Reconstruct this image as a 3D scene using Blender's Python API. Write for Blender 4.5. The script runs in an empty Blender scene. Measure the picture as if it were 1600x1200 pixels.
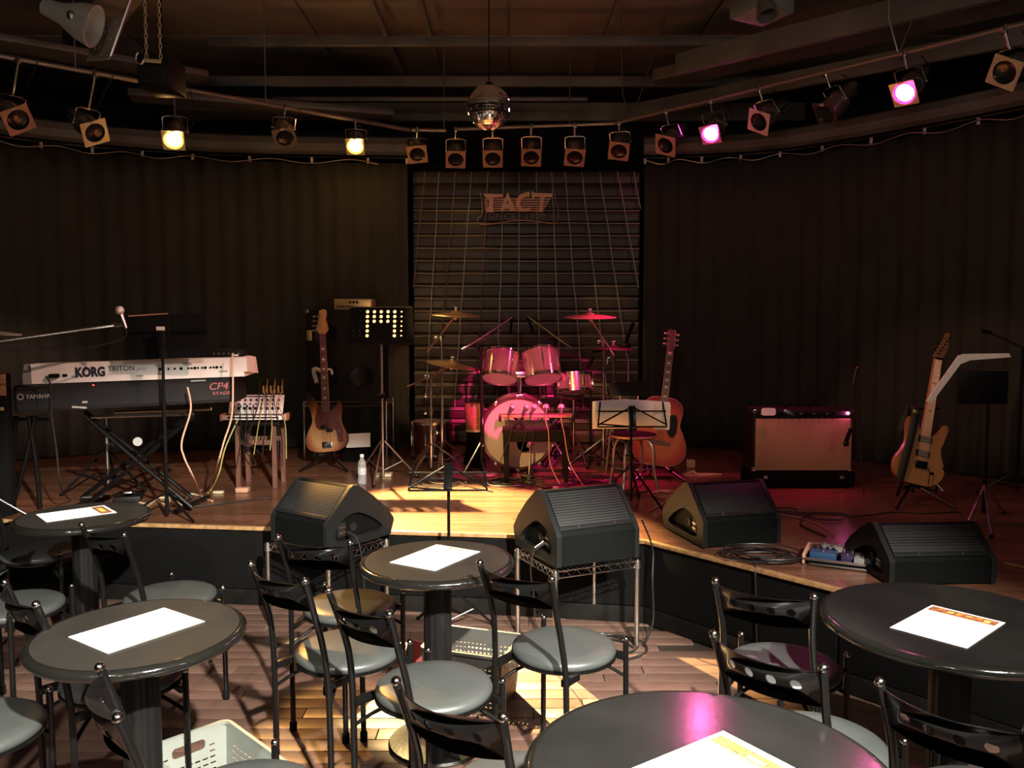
import bpy, bmesh, math, random
from mathutils import Vector, Matrix, Euler
from mathutils.geometry import tessellate_polygon
random.seed(7)
PI = math.pi
C = bpy.context.scene.collection
sc = bpy.context.scene

# ------------------------------------------------------------------ camera
F, TH, EYE = 1290.0, math.radians(4.0), 1.6
cam = bpy.data.cameras.new('camera'); cam.sensor_width = 36; cam.lens = F/1600*36
cam.clip_start = 0.05
co = bpy.data.objects.new('camera', cam); C.objects.link(co)
co.location = (0, 0, EYE); co.rotation_euler = (PI/2-TH, 0, 0); sc.camera = co

def ray(px, py):
    a = (px-800)/F; b = (600-py)/F
    return Vector((a, math.cos(TH)+b*math.sin(TH), -math.sin(TH)+b*math.cos(TH)))
def PZ(px, py, z):
    d = ray(px, py); t = (z-EYE)/d.z; return Vector((d.x*t, d.y*t, z))
def PY(px, py, y):
    d = ray(px, py); t = y/d.y; return Vector((d.x*t, y, EYE+d.z*t))

# ------------------------------------------------------------------ light
vs = sc.view_settings
sc.display_settings.display_device = 'sRGB'
vs.view_transform = 'Standard'; vs.look = 'None'; vs.gamma = 1; vs.exposure = 0.0
vs.use_curve_mapping = False
w = bpy.data.worlds.new('world'); sc.world = w; w.use_nodes = True
w.node_tree.nodes['Background'].inputs[0].default_value = (0.05, 0.045, 0.04, 1)
w.node_tree.nodes['Background'].inputs[1].default_value = 0.2

def lamp(name, kind, loc, energy, col, target=None, size=0.05, angle=40, blend=0.15):
    l = bpy.data.lights.new(name, kind); l.energy = energy; l.color = col
    if kind == 'AREA': l.size = size
    else: l.shadow_soft_size = size
    if kind == 'SPOT': l.spot_size = math.radians(angle); l.spot_blend = blend
    o = bpy.data.objects.new(name, l); C.objects.link(o); o.location = loc
    if target is not None:
        o.rotation_euler = (Vector(target)-Vector(loc)).to_track_quat('-Z', 'Y').to_euler()
    return o
WARM = (1.0, 0.50, 0.13); PINK = (1.0, 0.02, 0.22); WHITE = (1.0, 0.93, 0.82)
# house spots over the audience, behind the camera
lamp('house_spot', 'SPOT', (1.0, -0.7, 3.3), 4300, WHITE, (-0.62, 2.35, 0.5), 0.05, 47, 0.35)
lamp('house_spot', 'SPOT', (1.9, 0.0, 3.3), 1500, WHITE, (1.2, 2.05, 0.7), 0.05, 44, 0.4)
lamp('house_spot', 'SPOT', (-1.7, -0.5, 3.2), 520, WHITE, (-1.55, 2.7, 0.5), 0.05, 34, 0.5)
lamp('fill_point', 'POINT', (-0.6, -1.2, 2.5), 62, (1.0, 0.88, 0.72), None, 0.15)  # unseen fill light, added to lift the ceiling and the dark areas
lamp('fill_point', 'POINT', (3.0, 0.6, 2.6), 42, (1.0, 0.90, 0.76), None, 0.15)  # second added fill, for the right side of the ceiling
# unseen front spots on the stage, placed freely over the audience
lamp('front_spot', 'SPOT', (0.7, -1.0, 3.1), 6200, PINK, (0.06, 6.5, 1.12), 0.02, 6.6, 0.12)
lamp('front_spot', 'SPOT', (-1.3, -0.9, 3.1), 1500, (1.0, 0.55, 0.18), (0.28, 6.5, 0.85), 0.02, 9, 0.15)
lamp('front_spot', 'SPOT', (0.5, 1.6, 3.3), 420, (1.0, 0.62, 0.22), (-0.62, 6.6, 1.5), 0.02, 6.5, 0.3)
lamp('front_spot', 'SPOT', (1.4, 2.6, 3.3), 620, PINK, (0.66, 6.78, 1.38), 0.02, 10, 0.3)
lamp('front_spot', 'SPOT', (1.2, 2.9, 3.25), 85, (1.0, 0.50, 0.28), (1.25, 6.0, 0.75), 0.03, 17, 0.4)
lamp('front_spot', 'SPOT', (-0.6, 3.0, 3.25), 130, (1.0, 0.47, 0.26), (2.75, 5.7, 0.95), 0.03, 26, 0.4)
lamp('front_spot', 'SPOT', (0.6, 3.0, 3.25), 420, (1.0, 0.58, 0.45), (-2.4, 5.2, 1.45), 0.03, 26, 0.5)
lamp('front_spot', 'SPOT', (-0.6, 3.0, 3.25), 160, (1.0, 0.16, 0.20), (-1.8, 5.95, 1.1), 0.03, 9, 0.4)
lamp('streak_spot', 'SPOT', (0.4, 6.9, 3.1), 50, (1.0, 0.60, 0.20), (0.98, 8.0, 1.55), 0.02, 20, 0.6)  # spot without a can, added for amber streaks low on the slats
lamp('streak_spot', 'SPOT', (-0.3, 7.0, 3.2), 8, (1.0, 0.60, 0.20), (-0.6, 8.0, 2.35), 0.02, 40, 0.7)  # added likewise, for the streaks at the upper left of the slats

# ------------------------------------------------------------------ materials
def mat(name, col, rough=0.5, metal=0.0, col2=None, scale=8.0, bump=0.0, bscale=60.0, coat=0.0, stretch=None, emit=None, estr=0.0, trans=0.0, rand=0.0, spec=0.5, island=False, sheen=0.0):
    m = bpy.data.materials.new(name); m.use_nodes = True
    nt = m.node_tree; N = nt.nodes; L = nt.links; b = N['Principled BSDF']
    b.inputs['Base Color'].default_value = (*col, 1); b.inputs['Roughness'].default_value = rough
    b.inputs['Metallic'].default_value = metal; b.inputs['Coat Weight'].default_value = coat
    b.inputs['Specular IOR Level'].default_value = spec
    b.inputs['Sheen Weight'].default_value = sheen
    if trans: b.inputs['Transmission Weight'].default_value = trans; b.inputs['IOR'].default_value = 1.33
    if emit: b.inputs['Emission Color'].default_value = (*emit, 1); b.inputs['Emission Strength'].default_value = estr
    tc = N.new('ShaderNodeTexCoord'); mp = N.new('ShaderNodeMapping'); L.new(tc.outputs['Object'], mp.inputs[0])
    if stretch: mp.inputs['Scale'].default_value = stretch
    last = None
    no = N.new('ShaderNodeTexNoise'); no.inputs['Scale'].default_value = scale; no.inputs['Detail'].default_value = 4
    L.new(mp.outputs[0], no.inputs['Vector'])
    c2 = col2 if col2 else tuple(min(1, c*1.12) for c in col)
    mx = N.new('ShaderNodeMix'); mx.data_type = 'RGBA'
    mx.inputs[6].default_value = (*col, 1); mx.inputs[7].default_value = (*c2, 1)
    mr = N.new('ShaderNodeMapRange'); mr.inputs[1].default_value = 0.35; mr.inputs[2].default_value = 0.65
    L.new(no.outputs[0], mr.inputs[0]); L.new(mr.outputs[0], mx.inputs[0]); last = mx.outputs[2]
    if rand or island:
        hs = N.new('ShaderNodeHueSaturation'); L.new(last, hs.inputs['Color'])
        r2 = N.new('ShaderNodeMapRange'); r2.inputs[3].default_value = 1-rand; r2.inputs[4].default_value = 1+rand
        if island:
            g = N.new('ShaderNodeNewGeometry'); L.new(g.outputs['Random Per Island'], r2.inputs[0])
        else:
            g = N.new('ShaderNodeObjectInfo'); L.new(g.outputs['Random'], r2.inputs[0])
        L.new(r2.outputs[0], hs.inputs['Value']); last = hs.outputs[0]
    L.new(last, b.inputs['Base Color'])
    if bump:
        n2 = N.new('ShaderNodeTexNoise'); n2.inputs['Scale'].default_value = bscale; L.new(mp.outputs[0], n2.inputs['Vector'])
        bp = N.new('ShaderNodeBump'); bp.inputs['Strength'].default_value = bump; bp.inputs['Distance'].default_value = 0.002
        L.new(n2.outputs[0], bp.inputs['Height']); L.new(bp.outputs[0], b.inputs['Normal'])
    return m
def dots(m, scale, dark, r=0.32, axes='XZ'):
    """fine perforation: round dots of a darker colour on a regular grid of the object's own coordinates"""
    nt = m.node_tree; N = nt.nodes; L = nt.links; b = N['Principled BSDF']
    tc = N.new('ShaderNodeTexCoord'); vo = N.new('ShaderNodeTexVoronoi'); vo.inputs['Scale'].default_value = scale
    vo.inputs['Randomness'].default_value = 0.0
    L.new(tc.outputs['Object'], vo.inputs['Vector'])
    th = N.new('ShaderNodeMath'); th.operation = 'GREATER_THAN'; th.inputs[1].default_value = r
    L.new(vo.outputs['Distance'], th.inputs[0])
    mx = N.new('ShaderNodeMix'); mx.data_type = 'RGBA'; mx.inputs[6].default_value = (*dark, 1)
    src = b.inputs['Base Color'].links[0].from_socket
    L.new(th.outputs[0], mx.inputs[0]); L.new(src, mx.inputs[7]); L.new(mx.outputs[2], b.inputs['Base Color'])
    return m
M = {}
M['black_steel'] = mat('black_steel', (0.010, 0.010, 0.010), 0.25, 0.6, bump=0.15)
M['black_paint'] = mat('black_paint', (0.006, 0.006, 0.006), 0.45, bump=0.2, spec=0.2)
M['black_matt'] = mat('black_matt', (0.005, 0.005, 0.005), 0.8, bump=0.3, spec=0.04)
M['ball'] = mat('ball', (0.35, 0.34, 0.32), 0.18, 1.0)
M['vinyl'] = mat('vinyl', (0.043, 0.049, 0.047), 0.36, col2=(0.052, 0.058, 0.056), bump=0.25, bscale=220)
M['table_top'] = mat('table_top', (0.019, 0.018, 0.016), 0.34, col2=(0.028, 0.026, 0.022), scale=5, bump=0.25, bscale=40)
M['table_top2'] = mat('table_top2', (0.010, 0.010, 0.0095), 0.16, col2=(0.014, 0.014, 0.013), scale=5, bump=0.08, bscale=40)
M['table_edge'] = mat('table_edge', (0.008, 0.008, 0.007), 0.16, coat=0.5, bump=0.6, bscale=35)
M['paper'] = mat('paper', (0.88, 0.88, 0.86), 0.6)
M['paper_lit'] = mat('paper_lit', (0.50, 0.42, 0.40), 0.6); _b = M['paper_lit'].node_tree.nodes['Principled BSDF']; _b.inputs['Transmission Weight'].default_value = 0.85; _b.inputs['Roughness'].default_value = 0.9
M['ink_dark'] = mat('ink_dark', (0.16, 0.05, 0.03), 0.6, col2=(0.5, 0.2, 0.06), scale=60)
M['ink_red'] = mat('ink_red', (0.7, 0.08, 0.03), 0.6, col2=(0.85, 0.4, 0.05), scale=90)
M['ink_yellow'] = mat('ink_yellow', (0.85, 0.6, 0.12), 0.6)
M['floor_plank'] = mat('floor_plank', (0.098, 0.056, 0.042), 0.42, col2=(0.135, 0.078, 0.058), scale=9, stretch=(1.2, 14, 1), bump=0.15, bscale=20, rand=0.13)
M['floor_base'] = mat('floor_base', (0.02, 0.012, 0.008), 0.7)
M['stage_plank'] = mat('stage_plank', (0.105, 0.045, 0.026), 0.24, col2=(0.165, 0.073, 0.04), scale=5, stretch=(1, 18, 1), rand=0.25, island=True, bump=0.1, bscale=20)
M['stage_front'] = mat('stage_front', (0.006, 0.0055, 0.005), 0.5, col2=(0.010, 0.009, 0.008), bump=0.3, spec=0.06)
M['nosing'] = mat('nosing', (0.42, 0.25, 0.11), 0.3, col2=(0.25, 0.14, 0.06), scale=30)
M['curtain'] = mat('curtain', (0.050, 0.050, 0.042), 0.95, col2=(0.058, 0.057, 0.048), scale=3, spec=0.1)
M['wall'] = mat('wall', (0.02, 0.018, 0.016), 0.9)
M['ceiling'] = mat('ceiling', (0.20, 0.17, 0.15), 0.8, col2=(0.28, 0.24, 0.21), scale=0.8)
M['beam'] = mat('beam', (0.10, 0.10, 0.09), 0.6, col2=(0.17, 0.165, 0.15), scale=2)
M['duct'] = mat('duct', (0.22, 0.21, 0.19), 0.45, 0.5, col2=(0.14, 0.13, 0.12), scale=3)
M['rail'] = mat('rail', (0.30, 0.26, 0.22), 0.35, 0.7)
M['slat'] = mat('slat', (0.040, 0.027, 0.017), 0.36, 0.2, col2=(0.052, 0.036, 0.023), scale=2, stretch=(1, 1, 8), rand=0.12)
M['wire'] = mat('wire', (0.28, 0.23, 0.18), 0.4, 0.7)
M['sign'] = mat('sign', (0.75, 0.46, 0.36), 0.6, col2=(0.68, 0.45, 0.30), scale=6)
M['sign_dim'] = mat('sign_dim', (0.16, 0.13, 0.11), 0.6)
M['chrome'] = mat('chrome', (0.75, 0.74, 0.72), 0.14, 1.0)
M['satin'] = mat('satin', (0.45, 0.44, 0.42), 0.32, 1.0)
M['brass'] = mat('brass', (0.80, 0.60, 0.28), 0.36, 0.75, col2=(0.7, 0.5, 0.22), scale=20)
M['cab'] = mat('cab', (0.0035, 0.004, 0.004), 0.6, bump=0.9, bscale=260, spec=0.07)
M['cab_trim'] = mat('cab_trim', (0.009, 0.010, 0.010), 0.42, bump=0.3, bscale=200, spec=0.18)
M['grille'] = dots(mat('grille', (0.024, 0.026, 0.025), 0.5, 0.2, spec=0.25), 95, (0.003, 0.003, 0.003), 0.42)
M['grille_dark'] = mat('grille_dark', (0.012, 0.012, 0.011), 0.7, spec=0.15)
M['recess'] = mat('recess', (0.008, 0.008, 0.008), 0.5)
M['cream'] = mat('cream', (0.50, 0.40, 0.25), 0.5)
M['tan'] = mat('tan', (0.45, 0.24, 0.15), 0.5)
M['can'] = mat('can', (0.42, 0.41, 0.39), 0.20, 0.95)
M['lens'] = mat('lens', (0.012, 0.012, 0.012), 0.15)
M['lens_warm'] = mat('lens_warm', (1, .8, .5), 0.3, emit=(1.0, 0.62, 0.22), estr=40)
M['lens_pink'] = mat('lens_pink', (1, .2, .4), 0.3, emit=(1.0, 0.13, 0.42), estr=260)
M['steel_grey'] = mat('steel_grey', (0.40, 0.40, 0.37), 0.5, 0.1)
M['rim_warm'] = mat('rim_warm', (1, .5, .1), 0.3, emit=(1.0, 0.30, 0.03), estr=3.0)
M['rim_pink'] = mat('rim_pink', (1, .1, .3), 0.3, emit=(1.0, 0.02, 0.20), estr=2.2)
M['mirror'] = mat('mirror', (0.8, 0.8, 0.8), 0.06, 1.0)
M['white_plastic'] = mat('white_plastic', (0.75, 0.70, 0.66), 0.4)
M['grey_plastic'] = mat('grey_plastic', (0.20, 0.20, 0.19), 0.5)
M['basket_white'] = mat('basket_white', (0.20, 0.22, 0.195), 0.45)
M['basket_dark'] = mat('basket_dark', (0.055, 0.055, 0.05), 0.45)
M['piano'] = mat('piano', (0.018, 0.017, 0.018), 0.38)
M['text_dark'] = mat('text_dark', (0.02, 0.02, 0.03), 0.5)
M['text_grey'] = mat('text_grey', (0.35, 0.33, 0.30), 0.4)
M['text_red'] = mat('text_red', (0.45, 0.13, 0.13), 0.4)
M['led_red'] = mat('led_red', (1, .1, .1), 0.4, emit=(1, 0.05, 0.05), estr=4)
M['cable'] = mat('cable', (0.012, 0.012, 0.012), 0.4)
M['cable_tan'] = mat('cable_tan', (0.55, 0.30, 0.20), 0.5)
M['cable_cream'] = mat('cable_cream', (0.65, 0.52, 0.33), 0.5)
M['cable_green'] = mat('cable_green', (0.30, 0.27, 0.08), 0.5)
M['drum_head'] = mat('drum_head', (0.42, 0.36, 0.31), 0.38, col2=(0.47, 0.41, 0.35), scale=3)
M['drum_shell'] = mat('drum_shell', (0.62, 0.50, 0.40), 0.15, 0.85, col2=(0.7, 0.58, 0.46), scale=10)
M['drum_red'] = mat('drum_red', (0.06, 0.01, 0.014), 0.2, coat=0.6)
M['wood_brown'] = mat('wood_brown', (0.22, 0.10, 0.05), 0.35, col2=(0.32, 0.16, 0.08), scale=10, stretch=(1, 1, 5))
M['wood_dark'] = mat('wood_dark', (0.006, 0.004, 0.003), 0.5, col2=(0.009, 0.006, 0.004), spec=0.08)
M['maple'] = mat('maple', (0.50, 0.27, 0.12), 0.3, col2=(0.58, 0.34, 0.16), scale=12, stretch=(6, 1, 1))
M['rosewood'] = mat('rosewood', (0.10, 0.045, 0.03), 0.4, col2=(0.16, 0.07, 0.045), stretch=(12, 1, 1))
M['pickguard'] = mat('pickguard', (0.10, 0.025, 0.02), 0.25, col2=(0.16, 0.04, 0.03), scale=30)
M['natural'] = mat('natural', (0.50, 0.23, 0.085), 0.3, col2=(0.56, 0.28, 0.11), scale=4, stretch=(8, 1, 1), coat=0.5)
M['cherry'] = mat('cherry', (0.30, 0.045, 0.03), 0.25, coat=0.6)
M['tweed'] = mat('tweed', (0.34, 0.20, 0.12), 0.75, col2=(0.42, 0.26, 0.16), scale=4, bump=0.8, bscale=300)
M['tolex'] = mat('tolex', (0.010, 0.009, 0.009), 0.5, bump=0.8, bscale=300, spec=0.2)
M['cardboard'] = mat('cardboard', (0.42, 0.26, 0.14), 0.7)
M['blue_pedal'] = mat('blue_pedal', (0.02, 0.055, 0.12), 0.35)
M['cream_pedal'] = mat('cream_pedal', (0.40, 0.34, 0.18), 0.4)
M['purple_pedal'] = mat('purple_pedal', (0.03, 0.02, 0.06), 0.4)
M['bottle'] = mat('bottle', (0.80, 0.80, 0.80), 0.08, trans=0.75)
M['water'] = mat('water', (0.98, 0.99, 1.0), 0.0, trans=1.0)
M['label_blue'] = mat('label_blue', (0.25, 0.32, 0.40), 0.4, col2=(0.6, 0.55, 0.5), scale=60)
M['red_book'] = mat('red_book', (0.35, 0.05, 0.06), 0.35)
M['mic_grille'] = mat('mic_grille', (0.70, 0.66, 0.62), 0.35, 0.6, bump=1.0, bscale=500)
M['strap'] = mat('strap', (0.03, 0.03, 0.028), 0.7)

def sunburst(name, inner, mid, outer, ctr, rad, sx=1.0, sz=1.0):
    m = mat(name, inner, 0.42, spec=0.25); nt = m.node_tree; N = nt.nodes; L = nt.links; b = N['Principled BSDF']
    tc = N.new('ShaderNodeTexCoord'); mp = N.new('ShaderNodeMapping'); L.new(tc.outputs['Object'], mp.inputs[0])
    mp.inputs['Location'].default_value = (-ctr[0]*sx/rad, 0, -ctr[1]*sz/rad); mp.inputs['Scale'].default_value = (sx/rad, 0.0, sz/rad)
    gr = N.new('ShaderNodeTexGradient'); gr.gradient_type = 'SPHERICAL'; L.new(mp.outputs[0], gr.inputs[0])
    cr = N.new('ShaderNodeValToRGB'); L.new(gr.outputs[0], cr.inputs[0])
    e = cr.color_ramp.elements; e[0].position = 0.0; e[0].color = (*outer, 1); e[1].position = 0.45; e[1].color = (*inner, 1)
    k = e.new(0.22); k.color = (*mid, 1)
    L.new(cr.outputs[0], b.inputs['Base Color'])
    return m

# ------------------------------------------------------------------ mesh helpers
def spline(pts, n=8, closed=False):
    P = [Vector(p) for p in pts]; out = []; k = len(P)
    for i in range(k if closed else k-1):
        p0 = P[(i-1) % k] if closed or i > 0 else P[0]; p1 = P[i]; p2 = P[(i+1) % k]
        p3 = P[(i+2) % k] if closed or i < k-2 else P[-1]
        for j in range(n):
            t = j/n; t2 = t*t; t3 = t2*t
            out.append(0.5*((2*p1)+(p2-p0)*t+(2*p0-5*p1+4*p2-p3)*t2+(3*p1-p0-3*p2+p3)*t3))
    if not closed: out.append(P[-1])
    return out
def frame(d, up=(0, 0, 1)):
    """matrix whose Z axis is d"""
    d = Vector(d).normalized(); up = Vector(up)
    if abs(d.dot(up)) > 0.98: up = Vector((0, 1, 0))
    x = up.cross(d).normalized(); y = d.cross(x)
    m = Matrix((x, y, d)).transposed().to_4x4(); return m
T = Matrix.Translation
def RZ(a): return Matrix.Rotation(a, 4, 'Z')
def RX(a): return Matrix.Rotation(a, 4, 'X')
def RY(a): return Matrix.Rotation(a, 4, 'Y')
class MB:
    def __init__(s): s.v = []; s.f = []
    def add(s, v, f, m=None):
        o = len(s.v)
        s.v += [(m @ Vector(p)) if m is not None else Vector(p) for p in v]
        s.f += [tuple(i+o for i in q) for q in f]; return s
    def box(s, c, size, m=None, b=0.0, taper=None):
        x, y, z = (k/2 for k in size); c = Vector(c)
        if b <= 0:
            v = [c+Vector((i*x, j*y, k*z)) for i in (-1, 1) for j in (-1, 1) for k in (-1, 1)]
            return s.add(v, [(0, 1, 3, 2), (4, 6, 7, 5), (0, 4, 5, 1), (2, 3, 7, 6), (0, 2, 6, 4), (1, 5, 7, 3)], m)
        bm = bmesh.new(); bmesh.ops.create_cube(bm, size=1)
        for q in bm.verts: q.co = Vector((q.co.x*2*x, q.co.y*2*y, q.co.z*2*z))
        bmesh.ops.bevel(bm, geom=list(bm.edges), offset=b, segments=2, affect='EDGES', profile=0.6)
        bm.verts.index_update(); v = [q.co+c for q in bm.verts]; f = [tuple(k.index for k in q.verts) for q in bm.faces]; bm.free()
        return s.add(v, f, m)
    def lathe(s, prof, m=None, seg=24, sx=1.0, sy=1.0):
        """profile of (r, z), around local Z"""
        v = []; f = []; idx = []
        for r, z in prof:
            if r < 1e-6: idx.append([len(v)]); v.append((0, 0, z))
            else:
                idx.append(list(range(len(v), len(v)+seg)))
                v += [(r*sx*math.cos(2*PI*i/seg), r*sy*math.sin(2*PI*i/seg), z) for i in range(seg)]
        for a, b in zip(idx, idx[1:]):
            for i in range(seg):
                j = (i+1) % seg
                if len(a) == 1 and len(b) > 1: f.append((a[0], b[j], b[i]))
                elif len(b) == 1 and len(a) > 1: f.append((a[i], a[j], b[0]))
                elif len(a) > 1: f.append((a[i], a[j], b[j], b[i]))
        return s.add(v, f, m)
    def cyl(s, p0, p1, r0, r1=None, seg=12):
        p0 = Vector(p0); p1 = Vector(p1); r1 = r0 if r1 is None else r1; h = (p1-p0).length
        return s.lathe([(0, 0), (r0, 0), (r1, h), (0, h)], T(p0) @ frame(p1-p0), seg)
    def ball(s, c, r, m=None, seg=12, sz=1.0):
        n = seg//2
        pr = [(r*math.sin(PI*i/n), -r*sz*math.cos(PI*i/n)) for i in range(n+1)]
        return s.lathe(pr, T(Vector(c)) if m is None else m @ T(Vector(c)), seg)
    def tube(s, pts, r, seg=8, m=None, closed=False):
        P = [Vector(p) for p in pts]; n = len(P); v = []; f = []; nrm = None
        for i, p in enumerate(P):
            d = (P[(i+1) % n]-P[i-1]) if closed else (P[min(i+1, n-1)]-P[max(i-1, 0)])
            d = d.normalized() if d.length > 1e-9 else Vector((0, 0, 1))
            if nrm is None: nrm = Vector((0, 0, 1)).cross(d); nrm = nrm if nrm.length > 0.05 else Vector((1, 0, 0)).cross(d)
            nrm = (nrm-d*nrm.dot(d)).normalized(); bn = d.cross(nrm)
            rr = r[i] if isinstance(r, (list, tuple)) else r
            v += [p+nrm*rr*math.cos(2*PI*k/seg)+bn*rr*math.sin(2*PI*k/seg) for k in range(seg)]
        for i in range(n if closed else n-1):
            a = i*seg; b = ((i+1) % n)*seg
            for k in range(seg): f.append((a+k, a+(k+1) % seg, b+(k+1) % seg, b+k))
        if not closed: f.append(tuple(range(seg-1, -1, -1))); f.append(tuple(range((n-1)*seg, n*seg)))
        return s.add(v, f, m)
    def prism(s, outer, th, m=None, holes=(), z0=0.0):
        """flat outline in local XY, thickness th along local Z; holes go right through"""
        loops = [[Vector((p[0], p[1], 0)) for p in outer]]+[[Vector((p[0], p[1], 0)) for p in h] for h in holes]
        tri = tessellate_polygon(loops); flat = [p for l in loops for p in l]; n = len(flat)
        v = [(p.x, p.y, z0) for p in flat]+[(p.x, p.y, z0+th) for p in flat]; f = []
        for t in tri:
            a, b, c = (flat[i] for i in t)
            if (b-a).cross(c-a).z < 0: t = (t[0], t[2], t[1])
            f.append((t[2], t[1], t[0])); f.append(tuple(i+n for i in t))
        o = 0
        for li, l in enumerate(loops):
            k = len(l); area = sum(l[i].x*l[(i+1) % k].y-l[(i+1) % k].x*l[i].y for i in range(k))
            flip = (area < 0) != (li > 0)
            for i in range(k):
                a = o+i; b = o+(i+1) % k
                f.append((b, a, a+n, b+n) if flip else (a, b, b+n, a+n))
            o += k
        return s.add(v, f, m)
    def xf(s, fn):
        s.v = [Vector(fn(p)) for p in s.v]; return s
    def mesh(s, name, angle=35):
        me = bpy.data.meshes.new(name); me.from_pydata([tuple(p) for p in s.v], [], s.f); me.update()
        me.shade_smooth(); me.set_sharp_from_angle(angle=math.radians(angle)); return me
def circle(cx, cy, r, n=16, ry=None):
    ry = r if ry is None else ry
    return [(cx+r*math.cos(2*PI*i/n), cy+ry*math.sin(2*PI*i/n)) for i in range(n)]
def rrect(x0, y0, x1, y1, r, n=4):
    o = []
    for cx, cy, a in ((x1-r, y1-r, 0), (x0+r, y1-r, 90), (x0+r, y0+r, 180), (x1-r, y0+r, 270)):
        for i in range(n+1):
            t = math.radians(a+90*i/n); o.append((cx+r*math.cos(t), cy+r*math.sin(t)))
    return o

XF = {}
def tag(o, label=None, cat=None, group=None, kind=None):
    if label: o['label'] = label
    if cat: o['category'] = cat
    if group: o['group'] = group
    if kind: o['kind'] = kind
    return o
def thing(name, label, cat, loc=(0, 0, 0), rz=0.0, group=None):
    o = bpy.data.objects.new(name, None); o.empty_display_size = 0.1; C.objects.link(o)
    o.location = loc; o.rotation_euler = (0, 0, rz); tag(o, label, cat, group)
    XF[o] = T(Vector(loc)) @ RZ(rz); return o
def O(name, mb, m, parent=None, w=False, angle=35, label=None, kind=None):
    """one mesh object; w = the geometry was laid out in world coordinates"""
    if w and parent is not None:
        inv = XF[parent].inverted(); mb.xf(lambda p: inv @ p)
    me = mb.mesh(name, angle); me.materials.append(M[m] if isinstance(m, str) else m)
    o = bpy.data.objects.new(name, me); C.objects.link(o)
    if parent is not None: o.parent = parent; XF[o] = XF[parent]
    if label: o['label'] = label
    if kind: o['kind'] = kind
    return o
def one(name, mb, m, label, cat, origin=None, group=None, kind=None, angle=35):
    """a thing that is a single mesh, geometry in world coordinates"""
    org = Vector(origin) if origin is not None else sum((Vector(p) for p in mb.v), Vector())/len(mb.v)
    mb.xf(lambda p: p-org); o = O(name, mb, m, angle=angle); o.location = org
    XF[o] = T(org)
    return tag(o, label, cat, group, kind)
def dup(root, loc, rz, label, group=None):
    r = root.copy(); C.objects.link(r); r.location = loc; r.rotation_euler = (0, 0, rz); r['label'] = label
    if group: r['group'] = group
    XF[r] = T(Vector(loc)) @ RZ(rz)
    for ch in [c for c in root.children]:
        c = ch.copy(); C.objects.link(c); c.parent = r
        for g in ch.children:
            d = g.copy(); C.objects.link(d); d.parent = c
    return r
def text(name, s, size, m, mtx, parent, depth=0.001, xscale=1.0, world=True, align='CENTER', bold=0.0, shear=0.0):
    cu = bpy.data.curves.new(name, 'FONT'); cu.body = s; cu.size = size; cu.extrude = depth; cu.align_x = align; cu.align_y = 'CENTER'
    cu.offset = bold; cu.shear = shear; cu.resolution_u = 3
    t = bpy.data.objects.new(name, cu); C.objects.link(t); dg = bpy.context.evaluated_depsgraph_get()
    me = bpy.data.meshes.new_from_object(t.evaluated_get(dg)); bpy.data.objects.remove(t)
    base = XF[parent].inverted() if world else Matrix()
    me.transform(base @ mtx @ Matrix.Diagonal((xscale, 1, 1, 1))); me.materials.clear(); me.materials.append(M[m])
    me.name = name; o = bpy.data.objects.new(name, me); C.objects.link(o); o.parent = parent; return o

# ================================================================== THE SETTING
SH = 0.45                                   # stage height
def S(name, mb, m, kind='structure', parent=None): return O(name, mb, m, parent, kind=kind)
# audience floor: base and boards
fl = S('floor', MB().box((0, 3.6, -0.03), (11, 12.4, 0.04)), 'floor_base'); XF[fl] = Matrix()
bw = 0.088; bl = 0.95
variants = []
for k in range(3):
    L_ = bl-0.004; variants.append(MB().box((0, 0, 0), (L_, bw-0.004, 0.010), b=0.0018).mesh('plank'))
    variants[-1].materials.append(M['floor_plank'])
def stage_y(x):                              # front edge of the stage
    if x <= 0.72: return 4.49+(-0.118 if x < 0 else -0.167)*x
    return 4.37-(x-0.72)*1.147
row = 0; npl = 0; rest = MB()
y = -2.4
while y < 4.9:
    x = -5.4+(row % 3)*0.31+(row % 2)*0.12
    while x < 5.0:
        cx = x+bl/2; near = y > 1.35 and abs(cx) < 0.68*y+0.2 and y < stage_y(cx)+0.1
        if near and npl < 298:
            o = bpy.data.objects.new('plank', variants[(row+npl) % 3]); C.objects.link(o); o.parent = fl
            o.location = (cx, y, -0.005+random.uniform(-.0006, .0006)); npl += 1
        elif y < stage_y(cx)+0.2: rest.box((cx, y, -0.005), (bl-0.004, bw-0.004, 0.010))
        x += bl
    y += bw; row += 1
pm = mat('floor_plank_far', (0.098, 0.056, 0.042), 0.42, col2=(0.135, 0.078, 0.058), scale=9, stretch=(1.2, 14, 1), rand=0.28, island=True)
O('distant_planks', rest, pm, fl, kind='stuff')

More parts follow.
